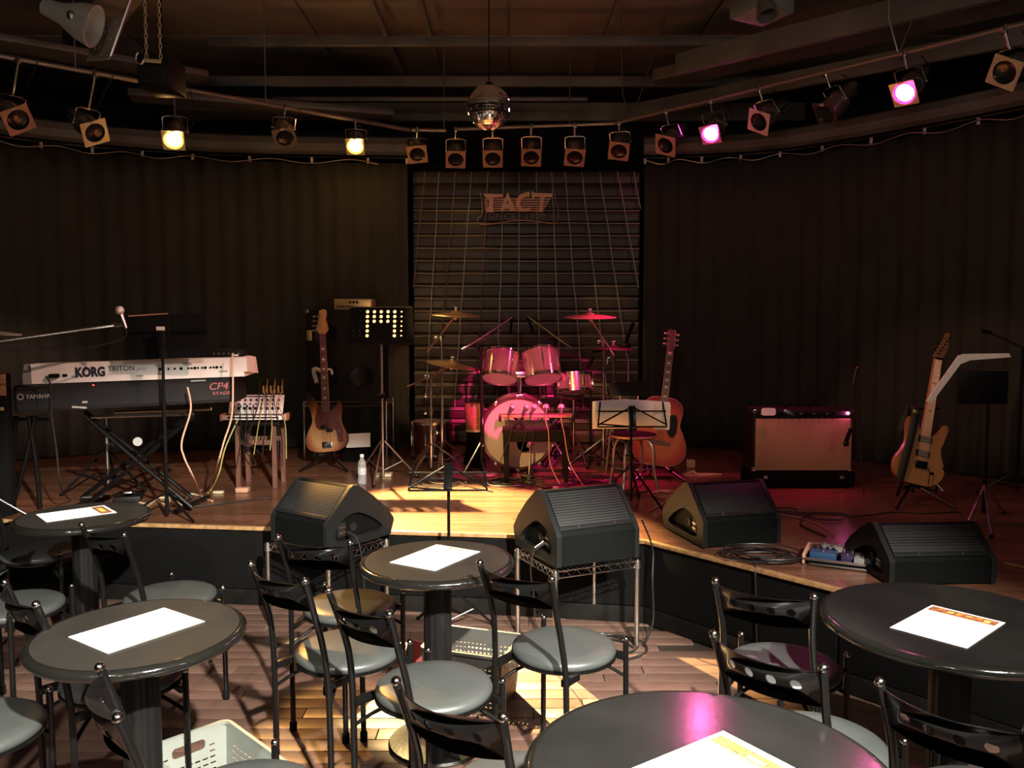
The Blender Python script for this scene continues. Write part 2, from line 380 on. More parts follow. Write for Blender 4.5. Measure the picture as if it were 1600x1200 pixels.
# stage: slab, front panels, kick board, nosing, boards
LX, RX_ = -5.2, 3.6
front = [(LX, stage_y(LX)), (0, 4.49), (0.72, 4.37), (RX_, stage_y(RX_))]
poly = front+[(5.2, stage_y(RX_)), (5.2, 9.2), (LX, 9.2)]
stage = S('stage_platform', MB().prism(poly, SH-0.012), 'stage_front'); XF[stage] = Matrix()
tag(stage, 'low dark wooden stage with an angled front edge', None)
def clip_boards():
    bm = bmesh.new(); mb = MB(); r = 0; y = 1.2; pw = 0.072
    while y < 9.1:
        x = LX-random.random()*1.2
        while x < 5.2:
            l = random.uniform(0.8, 1.6); x1 = min(x+l, 5.2)
            if x1 > 0.72 > x: segs = [(x, 0.72), (0.72, x1)]
            else: segs = [(x, x1)]
            for a, b in segs:
                if b-a > 0.01 and y > min(stage_y(a), stage_y(b))-0.1: mb.box(((a+b)/2, y, SH-0.006), (b-a-0.002, pw-0.002, 0.012))
            x += l
        y += pw; r += 1
    me = bpy.data.meshes.new('tmp'); me.from_pydata([tuple(v) for v in mb.v], [], mb.f); bm.from_mesh(me)
    def cut(sel, p, nrm):
        fs = [f for f in bm.faces if sel(f.calc_center_median())]
        g = fs+list({e for f in fs for e in f.edges})+list({v for f in fs for v in f.verts})
        bmesh.ops.bisect_plane(bm, geom=g, plane_co=p, plane_no=nrm, clear_outer=True)
    cut(lambda c: c.x < 0, (0, 4.49, 0), Vector((-0.118, -1, 0)))
    cut(lambda c: 0 <= c.x, (0, 4.49, 0), Vector((-0.167, -1, 0))) if False else None
    cut(lambda c: c.x >= 0.72, (0.72, 4.37, 0), Vector((-1.147, -1, 0)))
    cut(lambda c: 0 <= c.x < 0.72, (0, 4.49, 0), Vector((-0.167, -1, 0)))
    me2 = bpy.data.meshes.new('floorboards'); bm.to_mesh(me2); bm.free()
    me2.materials.append(M['stage_plank']); o = bpy.data.objects.new('floorboards', me2); C.objects.link(o); o.parent = stage; o['kind'] = 'stuff'
clip_boards()
def along(a, b, z, w_, h, off=0.0, out=0.0):
    """a bar running from a to b at height z, pushed out of the stage front"""
    a = Vector((*a, z)); b = Vector((*b, z)); d = (b-a); n = Vector((d.y, -d.x, 0)).normalized()
    m = T((a+b)/2+n*out) @ RZ(math.atan2(d.y, d.x)); return MB().box((0, 0, 0), (d.length+off, w_, h), m, b=min(w_, h)*0.2)
for a, b in zip(front, front[1:]):
    O('nosing', along(a, b, SH-0.003, 0.030, 0.022, 0.004, 0.006), 'nosing', stage)
    O('kick_board', along(a, b, 0.045, 0.014, 0.09, 0.0, 0.010), 'stage_front', stage)
    n = max(1, round((Vector(b)-Vector(a)).length/1.2)); A = Vector(a); B = Vector(b)
    for i in range(n):
        O('front_panel', along(A.lerp(B, i/n)[:2], A.lerp(B, (i+1)/n)[:2], 0.255, 0.010, 0.32, -0.012, 0.006), 'black_matt', stage)
# walls
S('wall_back', MB().box((0, 9.25, 2.1), (10.6, 0.1, 4.4)), 'wall'); S('wall_left', MB().box((-5.25, 3.6, 2.1), (0.1, 12.4, 4.4)), 'wall')
S('wall_right', MB().box((5.25, 3.6, 2.1), (0.1, 12.4, 4.4)), 'wall'); S('wall_front', MB().box((0, -2.6, 2.1), (10.6, 0.1, 4.4)), 'wall')
ceil = S('ceiling', MB().box((0, 3.4, 4.32), (10.6, 12.2, 0.06)), 'ceiling'); XF[ceil] = Matrix()
# ceiling panels with recessed joints
for i in range(6):
    for j in range(6):
        O('ceiling_panel', MB().box((-4.4+i*1.75, 2.6+j*1.15, 4.275), (1.72, 1.12, 0.03), b=0.004), 'ceiling', ceil)
def beam(a, b, w_, h, m='beam', name='beam'):
    K = 1.14; a, b = (Vector((q[0]*K, q[1]*K, EYE+(q[2]-EYE)*K)) for q in (a, b)); d = b-a; mm = T((a+b)/2) @ frame(d)
    return O(name, MB().box((0, 0, 0), (w_, h, d.length), mm, b=0.006), m, ceil)
beam((-2.2, 6.15, 3.66), (1.9, 6.15, 3.66), 0.05, 0.07); beam((-2.6, 6.75, 3.55), (2.0, 6.75, 3.55), 0.05, 0.09)
beam((-3.0, 7.5, 3.5), (2.6, 7.5, 3.5), 0.06, 0.18)
beam((-1.9, 6.7, 3.40), (0.6, 6.7, 3.40), 0.035, 0.035, 'duct', 'conduit')
for x in (-0.95, -0.62, 0.72): beam((x, 4.2, 3.80), (x, 7.3, 3.80), 0.04, 0.05, 'beam', 'joist')
beam((1.15, 5.9, 3.42), (3.2, 4.05, 3.42), 0.06, 0.16); beam((1.15, 6.5, 3.50), (3.9, 4.1, 3.50), 0.30, 0.10, 'duct', 'duct')
beam((1.0, 7.1, 3.40), (4.4, 4.2, 3.40), 0.05, 0.14); beam((2.0, 4.3, 3.72), (3.0, 3.2, 3.72), 0.10, 0.12, 'duct', 'duct')
beam((-3.1, 6.1, 3.62), (-1.1, 3.6, 3.80), 0.28, 0.14, 'beam', 'duct'); beam((-2.9, 6.4, 3.35), (-1.0, 7.0, 3.35), 0.26, 0.06, 'duct', 'duct')
beam((-4.2, 4.9, 3.45), (-2.3, 6.3, 3.45), 0.30, 0.05, 'duct', 'duct')

# curtains: one pleated drape per side, hung from a rail with clips
def drape(name, pts, z0, z1, label, amp=0.022, pitch=0.17, seed=1):
    rnd = random.Random(seed); P = spline([Vector((*p, 0)) for p in pts], 60); out = []; s = 0.0; last = P[0]
    L_ = [0.0]
    for a, b in zip(P, P[1:]): L_.append(L_[-1]+(b-a).length)
    v = []; f = []; nz = 7; ph = rnd.random()*6
    for i, p in enumerate(P):
        d = (P[min(i+1, len(P)-1)]-P[max(i-1, 0)]).normalized(); n = Vector((d.y, -d.x, 0))
        for k in range(nz):
            t = k/(nz-1); a_ = amp*(0.55+0.45*t)*(math.sin(2*PI*L_[i]/pitch+ph+0.4*math.sin(L_[i]*2+t))+0.35*math.sin(2*PI*L_[i]/(pitch*2.3)))
            q = p+n*a_; v.append((q.x, q.y, z1+(z0-z1)*t))
    for i in range(len(P)-1):
        for k in range(nz-1): a = i*nz+k; f.append((a, a+1, a+nz+1, a+nz))
    mb = MB(); mb.v = [Vector(q) for q in v]; mb.f = f
    o = one(name, mb, 'curtain', label, 'curtain', origin=(P[0].x, P[0].y, z0), angle=180)
    md = o.modifiers.new('thickness', 'SOLIDIFY'); md.thickness = 0.004
    return o
LC = [(-5.15, 5.2), (-4.3, 6.9), (-2.9, 7.65), (-0.98, 7.85)]; RC = [(1.24, 7.85), (2.4, 7.55), (3.5, 6.35), (4.2, 5.2), (5.15, 3.6)]
drape('curtain', LC, SH+0.01, 3.12, 'black floor-length pleated stage curtain left of the slatted back panel', seed=2)
drape('curtain', RC, SH+0.01, 3.12, 'black floor-length pleated stage curtain right of the slatted back panel', seed=5)
for side, pts, lab in (('left', LC, 'left'), ('right', RC, 'right')):
    t = thing('curtain_rail', 'dark rail with pale clips along the top of the %s black curtain' % lab, 'rail', (*pts[1], 3.15), 0, 'curtain rails')
    P = spline([Vector((*p, 3.17)) for p in pts], 12); O('rail_tube', MB().tube(P, 0.014), 'black_steel', t, w=True)
    for q in P[::3]: O('clip', MB().box(q+Vector((0, -0.03, -0.035)), (0.022, 0.018, 0.05), b=0.004), 'white_plastic', t, w=True)
    q = [Vector((*p, 3.17)) for p in pts]
    sw = []
    for i in range(0, len(P)-4, 4): sw += [P[i]+Vector((0, -0.05, -0.03)), (P[i]+P[i+4])/2+Vector((0, -0.07, -0.075))]
    O('cable', MB().tube(spline(sw, 5), 0.006), 'satin' if side == 'right' else 'wire', t, w=True)
    O('valance', MB().tube([p+Vector((0, 0.02, 0.11)) for p in P], 0.085), 'beam', t, w=True)

# slatted back panel
BY = 8.0
bp = thing('slatted_panel', 'tall panel of dark glossy horizontal slats behind the drum kit', 'panel', (0.14, BY, SH))
O('backing', MB().box((0.14, BY+0.05, 1.8), (2.20, 0.02, 2.7)), 'black_matt', bp, w=True)
ns = 22; pz = 0.1185
slat = None
for k in range(ns):
    z = SH+0.02+k*pz
    if slat is None:
        prof = [(-0.003, 0.0), (0.004, 0.004), (0.007, 0.050), (0.008, 0.106), (0.005, 0.1135), (-0.004, 0.1165), (-0.016, 0.1165), (-0.016, 0.0)]
        mb = MB(); n = len(prof)
        mb.v = [Vector((sx*1.085, -p[0], p[1])) for sx in (-1, 1) for p in prof]
        mb.f = [tuple(range(n)), tuple(range(2*n-1, n-1, -1))]+[(i, i+n, (i+1) % n+n, (i+1) % n) for i in range(n)]
        slat = mb.mesh('slat', 50); slat.materials.append(M['slat'])
    o = bpy.data.objects.new('slat', slat); C.objects.link(o); o.parent = bp; o.location = (0, 0.0, z-SH)
# wire net in front of it
net = thing('wire_net', 'fanned net of thin pale wires hung over the slatted panel', 'net', (0.14, BY-0.09, SH))
xs_top = [664, 686, 712, 737, 763, 787, 811, 838, 862, 883, 909, 937, 965, 990]
xs_bot = [640, 672, 692, 719, 750, 780, 810, 842, 872, 902, 937, 972, 1008, 1035]
for a, b in zip(xs_top, xs_bot):
    p0 = PY(a, 268, BY-0.09); p1 = PY((a+b)/2+(b-a)*0.05, 400, BY-0.09); p2 = PY(b+(b-a)*0.10, 530, BY-0.09); p3 = PY(b+(b-a)*0.5, 640, BY-0.09)
    pts = [p for p in spline([p0, p1, p2, p3], 8)]
    pts = [p+Vector((random.uniform(-.004, .004), 0, 0)) for p in pts if -0.95 < p.x < 1.22]
    if len(pts) > 2: O('wire', MB().tube(pts, 0.0065, 5), 'wire', net, w=True)
for k in range(1, 20):
    z = SH+0.08+k*pz+0.03; O('wire', MB().tube([(x, BY-0.085+random.uniform(-.004, .004), z+random.uniform(-.004, .004)) for x in [-0.93+2.14*i/10 for i in range(11)]], 0.0055, 5), 'wire', net, w=True)
# club sign
sg = thing('club_sign', 'dim pinkish brown club name sign on the wire net above the drums', 'sign', PY(808, 320, BY-0.14))
sm = frame((0, -1, 0))
def sgp(px, py): p = PY(px, py, BY-0.14); return p
def plate(pts, m, name, th=0.012, dy=0.0):
    q = [sgp(*p) for p in pts]; mb = MB().prism([(p.x, p.z) for p in q], th, T((0, BY-0.14+dy, 0)) @ RX(PI/2)); O(name, mb, m, sg, w=True)
def zp(l): return [(740+x*140/1600, 270+y*90/1029) for x, y in l]
plate(zp([(165, 375), (520, 385), (520, 440), (470, 435), (400, 450), (355, 440), (350, 600), (365, 705), (220, 705), (245, 640), (275, 600), (280, 470), (225, 450)]), 'sign', 'letter')
A_out = zp([(610, 350), (760, 690), (640, 690), (625, 630), (560, 630), (545, 690), (490, 690), (500, 600)]); A_in = zp([(605, 480), (635, 560), (575, 560)])
q = [sgp(*p) for p in A_out]; h = [sgp(*p) for p in A_in]
O('letter', MB().prism([(p.x, p.z) for p in q], 0.012, T((0, BY-0.14, 0)) @ RX(PI/2), holes=[[(p.x, p.z) for p in h]]), 'sign', sg, w=True)
plate(zp([(1005, 340), (1000, 430), (900, 440), (850, 480), (825, 550), (850, 620), (900, 645), (1005, 620), (1005, 690), (850, 700), (775, 640), (755, 550), (780, 440), (850, 380), (940, 345)]), 'sign', 'letter')
plate(zp([(1040, 320), (1090, 365), (1410, 370), (1400, 450), (1330, 430), (1260, 450), (1240, 600), (1240, 700), (1160, 700), (1185, 560), (1190, 440), (1100, 430), (1060, 475), (1030, 420)]), 'sign', 'letter')
for k in range(6):
    y0 = 460+k*42; plate(zp([(360, y0), (1380-k*25, y0), (1370-k*25, y0+20), (360, y0+20)]), 'sign', 'stripe', 0.006, 0.004)
for x0, x1 in ((185, 245),): 
    for k in range(5): y0 = 470+k*42; plate(zp([(x0+k*3, y0), (x1+30, y0), (x1+30, y0+18), (x0+k*3, y0+18)]), 'sign', 'stripe', 0.006, 0.004)
c = sgp(808, 338.5); text('lettering', 'SINCE', 0.085, 'sign_dim', T(c+Vector((-.14, 0, 0))) @ RX(PI/2), sg, 0.002, 1.15); text('lettering', '1989', 0.085, 'sign_dim', T(c+Vector((.17, 0, 0))) @ RX(PI/2), sg, 0.002, 1.15)
fr = [sgp(*p) for p in zp([(110, 330), (150, 500), (150, 740), (90, 800), (80, 870), (150, 920), (400, 900), (800, 850), (1150, 870), (1400, 900), (1500, 860), (1520, 760), (1480, 560), (1400, 180)])]
O('outline_wire', MB().tube(spline(fr, 5), 0.006), 'wire', sg, w=True)
for x, y, m in ((865, 240, 'lens_warm'), (935, 353, 'lens_warm')): pass

# ================================================================== LIGHTING RIG
RZ_ = 3.38
lr = [PZ(-140, 62, RZ_), PZ(0, 93, RZ_), PZ(170, 126, RZ_), PZ(310, 150, RZ_), PZ(640, 203, RZ_)]
mr_ = [PZ(640, 203, RZ_), PZ(697, 204, RZ_)]
rr = [PZ(713, 202, RZ_), PZ(960, 193, RZ_)]; r2 = [PZ(960, 193, RZ_), PZ(1600, 38, RZ_), PZ(1760, -2, RZ_)]
rail = thing('lighting_rail', 'long angled pipe rail the stage lamps hang from', 'rail', (0, 5.7, RZ_))
O('pipe', MB().tube([lr[0], lr[4]], 0.017), 'rail', rail, w=True); O('pipe', MB().tube([lr[4]+Vector((.02, 0, 0)), mr_[1]], 0.017), 'rail', rail, w=True)
O('pipe', MB().tube(rr, 0.017), 'rail', rail, w=True); O('pipe', MB().tube([r2[0], r2[2]], 0.017), 'rail', rail, w=True)
O('connector', MB().cyl(PZ(697, 204, RZ_), PZ(713, 203, RZ_), 0.013), 'black_steel', rail, w=True)
def rail_at(px):
    tab = [lr[0], lr[4], rr[0], rr[1], r2[2]]; pxs = [-140, 640, 713, 960, 1760]
    for i in range(4):
        if px <= pxs[i+1] or i == 3:
            a, b = tab[i], tab[i+1]
            lo, hi = 0.0, 1.0
            for _ in range(30):
                m_ = (lo+hi)/2; q = a.lerp(b, m_); fw = q.y*math.cos(TH)-(q.z-EYE)*math.sin(TH)
                if 800+F*q.x/fw < px: lo = m_
                else: hi = m_
            return a.lerp(b, (lo+hi)/2)
for px, dx in ((118, 0), (415, 0), (694, 0), (890, 0)):
    q = rail_at(px); O('hanger', MB().tube([q, q+Vector((0, 0, .16)), (q.x, q.y, 4.27)], 0.006, 6), 'satin', rail, w=True)
for px in (985, 1404):
    q = rail_at(px)
    O('hanger', MB().tube([q, q+Vector((-0.07, 0, .22)), (q.x-.09, q.y, 4.27)], 0.006, 6), 'satin', rail, w=True)
    O('hanger', MB().tube([q, q+Vector((0.08, 0, .20)), (q.x+.3, q.y, 4.27)], 0.006, 6), 'satin', rail, w=True)

def par(px, py, aim, label, frm='cream', lit=None, r=0.076, L_=0.32, roll=0.0, sq=0.090, group='stage lamps hung from the rail', dy=-0.02):
    q = rail_at(px); c = PY(px, py, q.y+dy)                  # centre of the lens end
    ax = Vector(aim).normalized(); m = T(c) @ frame(ax) @ RZ(roll)
    t = thing('stage_lamp', label, 'stage lamp', c, 0, group)
    prof = [(0, -L_), (r*0.45, -L_), (r*0.62, -L_*0.86), (r*0.66, -L_*0.62), (r*0.98, -L_*0.52), (r, -L_*0.45), (r*1.03, -L_*0.42), (r, -L_*0.38), (r, -0.012), (r*1.06, -0.008), (r*1.06, 0), (r*0.93, 0), (r*0.93, -0.05), (r*0.5, -L_*0.6), (0, -L_*0.62)]
    O('can', MB().lathe(prof, m, 28), 'can', t, w=True)
    O('lens', MB().lathe([(0, -0.036), (r*0.6, -0.033), (r*0.92, -0.026), (r*0.92, -0.030), (0, -0.042)] if not lit else [(0, -0.002), (r*0.5, -0.004), (r*0.74, -0.008), (r*0.74, -0.016), (0, -0.018)], m, 24), lit or 'lens', t, w=True)
    s = sq if not lit else r*1.04
    if lit: O('lens_rim', MB().lathe([(r*0.72, -0.008), (r*0.93, -0.004), (r*0.93, -0.012), (r*0.72, -0.014)], m, 28), 'rim_'+lit[5:], t, w=True)
    O('gel_frame', MB().prism(rrect(-s, -s, s, s, 0.008), 0.004, m, holes=[circle(0, 0, r*0.93, 28)], z0=0.003), frm, t, w=True)
    O('gel_clip', MB().box((0, s*0.92, 0.008), (0.03, 0.016, 0.012), m, b=0.002), 'cream', t, w=True)
    # yoke round the body and clamp on the rail
    mid = c-ax*L_*0.42; side = ax.cross(Vector((0, 0, 1)))
    side = side.normalized() if side.length > .05 else Vector((1, 0, 0))
    top = Vector((q.x, q.y, RZ_-0.05))
    a = mid+side*(r+0.012); b = mid-side*(r+0.012)
    up = (top-mid).normalized(); h = min(0.11, (top-mid).length*0.75)
    O('yoke', MB().tube([a, a+up*h*0.9, (a+b)/2+up*h+side*r*0.7, (a+b)/2+up*h-side*r*0.7, b+up*h*0.9, b], 0.006, 6), 'can', t, w=True)
    for e in (a, b): O('knob', MB().ball(e, 0.012), 'satin', t, w=True)
    O('clamp', MB().cyl((a+b)/2+up*h, top+Vector((0, 0, 0.03)), 0.009).box(top+Vector((0, 0, 0.045)), (0.03, 0.05, 0.05), b=0.006), 'can', t, w=True)
    pg = mid-ax*L_*0.5
    O('power_lead', MB().tube(spline([pg, pg+Vector((0.03, 0.05, -0.05)), pg+Vector((0.10, 0.07, 0.02)), Vector((q.x+0.12, q.y+0.02, RZ_-0.01))], 6), 0.004, 5), 'cable', t, w=True)
    return c, ax
par(28, 187, (0.72, -0.48, -0.50), 'unlit stage lamp at the far left end of the rail, reddish square frame', 'tan', roll=0.6)
par(148, 207, (0.72, -0.46, -0.54), 'unlit stage lamp with a pale square frame, just left of the left amber lamp', 'cream', roll=0.5)
wl1 = par(271, 219, (0.18, -0.74, -0.65), 'lit amber stage lamp on the left run of the rail, nearest the chains', 'can', 'lens_warm', sq=0.085)
par(445, 215, (0.25, -0.65, -0.72), 'unlit dark stage lamp hanging between the two glowing amber lamps', 'can', roll=0.3)
wl2 = par(555, 229, (0.05, -0.74, -0.67), 'lit amber stage lamp nearest the centre of the rail', 'can', 'lens_warm', sq=0.085)
cl = 'unlit stage lamp with square frame tinted as if amber-lit, '  # frames get tan in place of cream: warm light put into the colour
par(652, 241, (0.12, -0.70, -0.70), cl+'first right of the central amber lamp', 'tan', roll=0.15)
par(712, 249, (0.03, -0.70, -0.72), cl+'just left of the mirror ball', 'tan', roll=-0.03)
par(770, 248, (0.0, -0.70, -0.72), cl+'directly below the mirror ball', 'tan', roll=0.0)
par(830, 246, (-0.05, -0.70, -0.72), cl+'right of the mirror ball above the sign', 'tan', roll=-0.06)
par(898, 246, (-0.08, -0.70, -0.72), cl+'second to the right of the mirror ball', 'tan', roll=-0.12)
par(967, 236, (-0.2, -0.68, -0.70), cl+'under the left V-shaped hanger', 'tan', roll=-0.2)
par(1040, 227, (-0.58, -0.55, -0.60), 'unlit dark stage lamp with shiny body, left beside the left pink lamp', 'tan', roll=-0.4)
pl1 = par(1110, 210, (-0.46, -0.62, -0.64), 'lit pink stage lamp nearest the centre of the rail', 'can', 'lens_pink', sq=0.080)
par(1186, 190, (-0.72, -0.44, -0.54), 'unlit stage lamp with a pale tilted frame, right beside the left pink lamp', 'cream', roll=-0.55)
par(1290, 178, (-0.70, -0.20, -0.69), 'unlit stage lamp pointing down between the two pink lamps, pink glint', 'can', L_=0.32, roll=-0.4)
pl2 = par(1413, 146, (-0.62, -0.50, -0.60), 'lit pink stage lamp on the right run of the rail', 'can', 'lens_pink', r=0.078, sq=0.085)
par(1570, 113, (-0.80, -0.42, -0.44), 'unlit stage lamp with a pale tilted frame at the far right end of the rail', 'cream', roll=-0.6)
def can_spot(c_ax, energy, col, target, angle, blend=0.1, size=0.03):
    c, ax = c_ax; lamp('lamp_beam', 'SPOT', c+ax*0.03, energy, col, target, size, angle, blend)
can_spot(wl2, 15000, (1.0, 0.68, 0.28), (-0.30, 4.95, SH), 30, 0.5)
can_spot(wl1, 850, (1.0, 0.48, 0.12), (-0.15, 2.85, 0.2), 21, 0.25)
can_spot(pl1, 520, PINK, (0.45, 6.2, SH), 36, 0.7)
can_spot(pl2, 160, PINK, (1.95, 5.75, 0.8), 30, 0.8)
for nm, (c, ax), col, e in (('a', wl1, WARM, 5), ('b', wl2, WARM, 5), ('c', pl1, (1.0, 0.05, 0.4), 2), ('d', pl2, PINK, 1)):
    lamp('lamp_spill', 'POINT', c+ax*0.10, e, col, None, 0.04)

# mirror ball
c = PY(764, 168, 5.15); mbt = thing('mirror_ball', 'mirror ball hanging from the ceiling in front of the lamp rail', 'mirror ball', c)
bm = bmesh.new(); bmesh.ops.create_uvsphere(bm, u_segments=44, v_segments=24, radius=0.134)
bmesh.ops.inset_individual(bm, faces=[f for f in bm.faces if len(f.verts) == 4], thickness=0.0012, depth=0.0008, use_even_offset=True)
bm.verts.index_update(); mb = MB(); mb.v = [v.co.copy() for v in bm.verts]; mb.f = [tuple(v.index for v in f.verts) for f in bm.faces]; bm.free()
O('mirror_tiles', mb, 'mirror', mbt, angle=1)
O('motor_cap', MB().lathe([(0, 0.15), (0.02, 0.15), (0.028, 0.128), (0, 0.128)], None, 16), 'black_steel', mbt); O('chain', MB().tube([(0, 0, 0.14), (0, 0, 4.27-c.z)], 0.004, 6), 'black_steel', mbt)

# things hanging top left
p = PY(118, 30, 4.0); t = thing('ceiling_floodlight', 'blurred grey floodlight on a bracket in the top left corner under the ceiling', 'lamp', p)
O('lamp_body', MB().lathe([(0, -0.16), (0.035, -0.15), (0.05, -0.06), (0.085, 0.02), (0.10, 0.09), (0.092, 0.09), (0.06, 0.03), (0, 0.02)], T(p) @ frame((0.93, 0.10, -0.35)), 24), 'steel_grey', t, w=True)
O('bracket', MB().tube([p+Vector((-0.05, 0, 0)), p+Vector((-0.12, 0, 0.10)), p+Vector((-0.12, 0, 0.35)), (p.x-0.12, p.y, 4.27)], 0.010), 'satin', t, w=True)
O('knob', MB().ball(p+Vector((0.02, -0.075, -0.01)), 0.022), 'satin', t, w=True)
a, b, c_, d = PY(158, 34, 4.3), PY(194, 28, 4.1), PY(173, 88, 4.1), PY(136, 96, 4.3)
t = thing('perforated_bracket', 'grey perforated steel bracket plate hanging at top left beside the chains', 'bracket', (a+c_)/2)
ex = (b-a); ey = (a-d); nx = ex.cross(ey).normalized(); mm = Matrix((ex.normalized(), (ey-ex.normalized()*ey.dot(ex.normalized())).normalized(), nx)).transposed().to_4x4(); mm = T(d) @ mm
W_, H_ = ex.length, ey.length; shx = ey.dot(ex.normalized())
O('plate', MB().prism([(0, 0), (W_, 0), (W_+shx, H_), (shx, H_)], 0.004, mm, holes=[circle(shx*(0.12+0.19*j)+W_*(0.22+0.19*i), H_*(0.12+0.19*j), 0.0065, 8) for i in range(4) for j in range(5) if (i+j) % 3]), 'steel_grey', t, w=True)
O('strut', MB().tube([c_, b, b+(b-c_).normalized()*0.5], 0.008), 'satin', t, w=True)
for k, (px, top) in enumerate(((229, 0), (251, 0))):
    p = PY(px, 92, 4.4); t = thing('chain', ('left' if k == 0 else 'right')+' one of the pair of pale hanging chains at top left', 'chain', p, 0, None)
    for i in range(int((4.27-p.z)/0.026)):
        m = T(p+Vector((0, 0, 0.013+i*0.026))) @ RZ(PI/2*(i % 2)) @ RX(PI/2)
        ring = [m @ Vector((0.007*math.cos(2*PI*j/10), 0.0165*math.sin(2*PI*j/10), 0)) for j in range(10)]
        O('link', MB().tube(ring, 0.0028, 5, closed=True), 'cream', t, w=True)
p = PY(225, 94, 4.4); q = PY(251, 96, 4.4); h = PY(214, 88, 4.4)
t = thing('hanging_hook', 'pale steel hook and bar joining the two hanging chains', 'hook', p)
O('bar', MB().tube([p, q], 0.010), 'cream', t, w=True)
O('hook', MB().tube(spline([p, PY(220, 100, 4.4), PY(212, 95, 4.4), h+Vector((0, 0, 0.01)), PY(216, 82, 4.4)], 5), 0.005), 'satin', t, w=True)
p = PY(235, 112, 4.45); t = thing('speaker_box', 'black speaker box hanging under the chains at top left', 'speaker', p)
O('box', MB().box(p+Vector((0, 0.15, 0.02)), (0.17, 0.24, 0.17), b=0.012), 'black_paint', t, w=True); O('speaker_grille', MB().box(p+Vector((0, 0.025, 0.02)), (0.15, 0.012, 0.15), b=0.004), 'grille', t, w=True)
O('hanger', MB().tube([p+Vector((0, .15, .1)), (p.x, p.y+.15, 4.27)], .008), 'black_steel', t, w=True)
# projector top right
p = PY(1190, 18, 4.2); t = thing('projector', 'small grey ceiling projector at the top edge, right of centre', 'projector', p)
O('case', MB().box(p+Vector((0, 0, 0.02)), (0.22, 0.22, 0.09), T(p) @ RZ(0.5) @ T(-p), b=0.012), 'beam', t, w=True)
O('hood', MB().lathe([(0.02, -0.1), (0.055, 0.06), (0.050, 0.06), (0.015, -0.1)], T(p+Vector((-0.02, -0.13, -0.02))) @ frame((0.1, -0.4, -1)), 16), 'duct', t, w=True)
O('pole', MB().cyl(p, (p.x, p.y, 4.27), 0.016), 'satin', t, w=True)

# ================================================================== AUDIENCE: TABLES
TZ = 0.72
def table(x, y, r, label, top='table_top', pr=0.050):
    t = thing('round_table', label, 'table', (x, y, 0), 0, 'round tables with black edge bands')
    O('table_top', MB().lathe([(0, TZ-0.030), (r-0.012, TZ-0.030), (r-0.010, TZ), (0, TZ)], None, 72), top, t)
    e = []
    for i in range(13):
        a = -PI/2+PI*i/12; e.append((r-0.014+0.020*math.cos(a), TZ-0.016+0.0165*math.sin(a)))
    e = [(r-0.03, TZ-0.033)]+e+[(r-0.018, TZ-0.0005)]
    O('edge_band', MB().lathe(e, None, 72), 'table_edge', t)
    O('mounting_plate', MB().lathe([(0, TZ-0.06), (pr+0.05, TZ-0.05), (pr+0.055, TZ-0.031), (0, TZ-0.031)], None, 32), 'black_steel', t)
    col = [(pr+0.0025*(i % 2), 0) for i in range(1)]
    out = [((pr+(0.003 if i % 4 < 2 else 0))*math.cos(2*PI*i/48), (pr+(0.003 if i % 4 < 2 else 0))*math.sin(2*PI*i/48)) for i in range(48)]
    O('pillar', MB().prism(out, TZ-0.075, z0=0.02), 'black_paint', t)
    O('base', MB().lathe([(0, 0), (0.185, 0), (0.192, 0.008), (0.185, 0.016), (0.10, 0.026), (0.062, 0.040), (0.055, 0.06), (0, 0.06)], None, 56), 'black_steel', t)
    return t
table(-2.005, 3.81, 0.29, 'round black table at the far left, nearest the keyboards')
table(-1.080, 2.335, 0.292, 'round grey-black table in the left foreground with a worn shiny edge')
table(-0.283, 3.075, 0.288, 'round grey-black table in the middle, in front of the stage')
table(0.39, 1.585, 0.365, 'large round black table at the bottom of the picture reflecting pink light', 'table_top2', 0.055)
table(1.325, 2.43, 0.37, 'large round black table at the right beside the pedalboard end of the stage', 'table_top2', 0.055)

def menu(corners, label, pic='band'):
    q = [PZ(x, y, TZ+0.001) for x, y in corners]; c = sum(q, Vector())/4
    d = ((q[1]-q[0])+(q[2]-q[3]))/2; a = math.atan2(d.y, d.x); W_, H_ = 0.297, 0.21
    if d.length < ((q[3]-q[0])+(q[2]-q[1])).length/2: W_, H_ = H_, W_
    t = thing('menu_sheet', label, 'menu', (c.x, c.y, TZ+0.001), a, 'white menu sheets on the tables')
    O('sheet', MB().box((0, 0, 0.0008), (W_, H_, 0.0006)), 'paper', t)
    return t, W_, H_
def print_on(t, x0, y0, x1, y1, m, name='printed_picture', z=0.0013):
    O(name, MB().box(((x0+x1)/2, (y0+y1)/2, z), (abs(x1-x0), abs(y1-y0), 0.0003)), m, t)
t, W_, H_ = menu([(606, 881), (686, 849), (752, 862), (676, 893)], 'white menu sheet on the middle table, faint reddish heading')
for i in range(5): print_on(t, W_/2-0.020-0.012*(i % 2), -H_/2+0.05+i*0.022, W_/2-0.012, -H_/2+0.066+i*0.022, 'ink_red')
t, W_, H_ = menu([(104, 994), (263, 947), (322, 972), (162, 1027)], 'plain white menu sheet on the left foreground table')
print_on(t, W_/2-0.07, H_/2-0.030, W_/2-0.055, H_/2-0.024, 'text_grey', 'print_mark')
t, W_, H_ = menu([(55, 803), (168, 789), (182, 801), (68, 818)], 'white menu sheet with a brown photo, on the far left table')
print_on(t, W_/2-0.065, -H_/2+0.02, W_/2-0.012, H_/2-0.02, 'ink_dark'); print_on(t, W_/2-0.05, -H_/2+0.06, W_/2-0.028, H_/2-0.06, 'ink_yellow', z=0.0016)
t, W_, H_ = menu([(1388, 982), (1456, 944), (1575, 973), (1509, 1015)], 'white menu sheet with a dark red picture strip, on the right table')
print_on(t, W_/2-0.055, -H_/2+0.012, W_/2-0.010, H_/2-0.008, 'ink_dark')
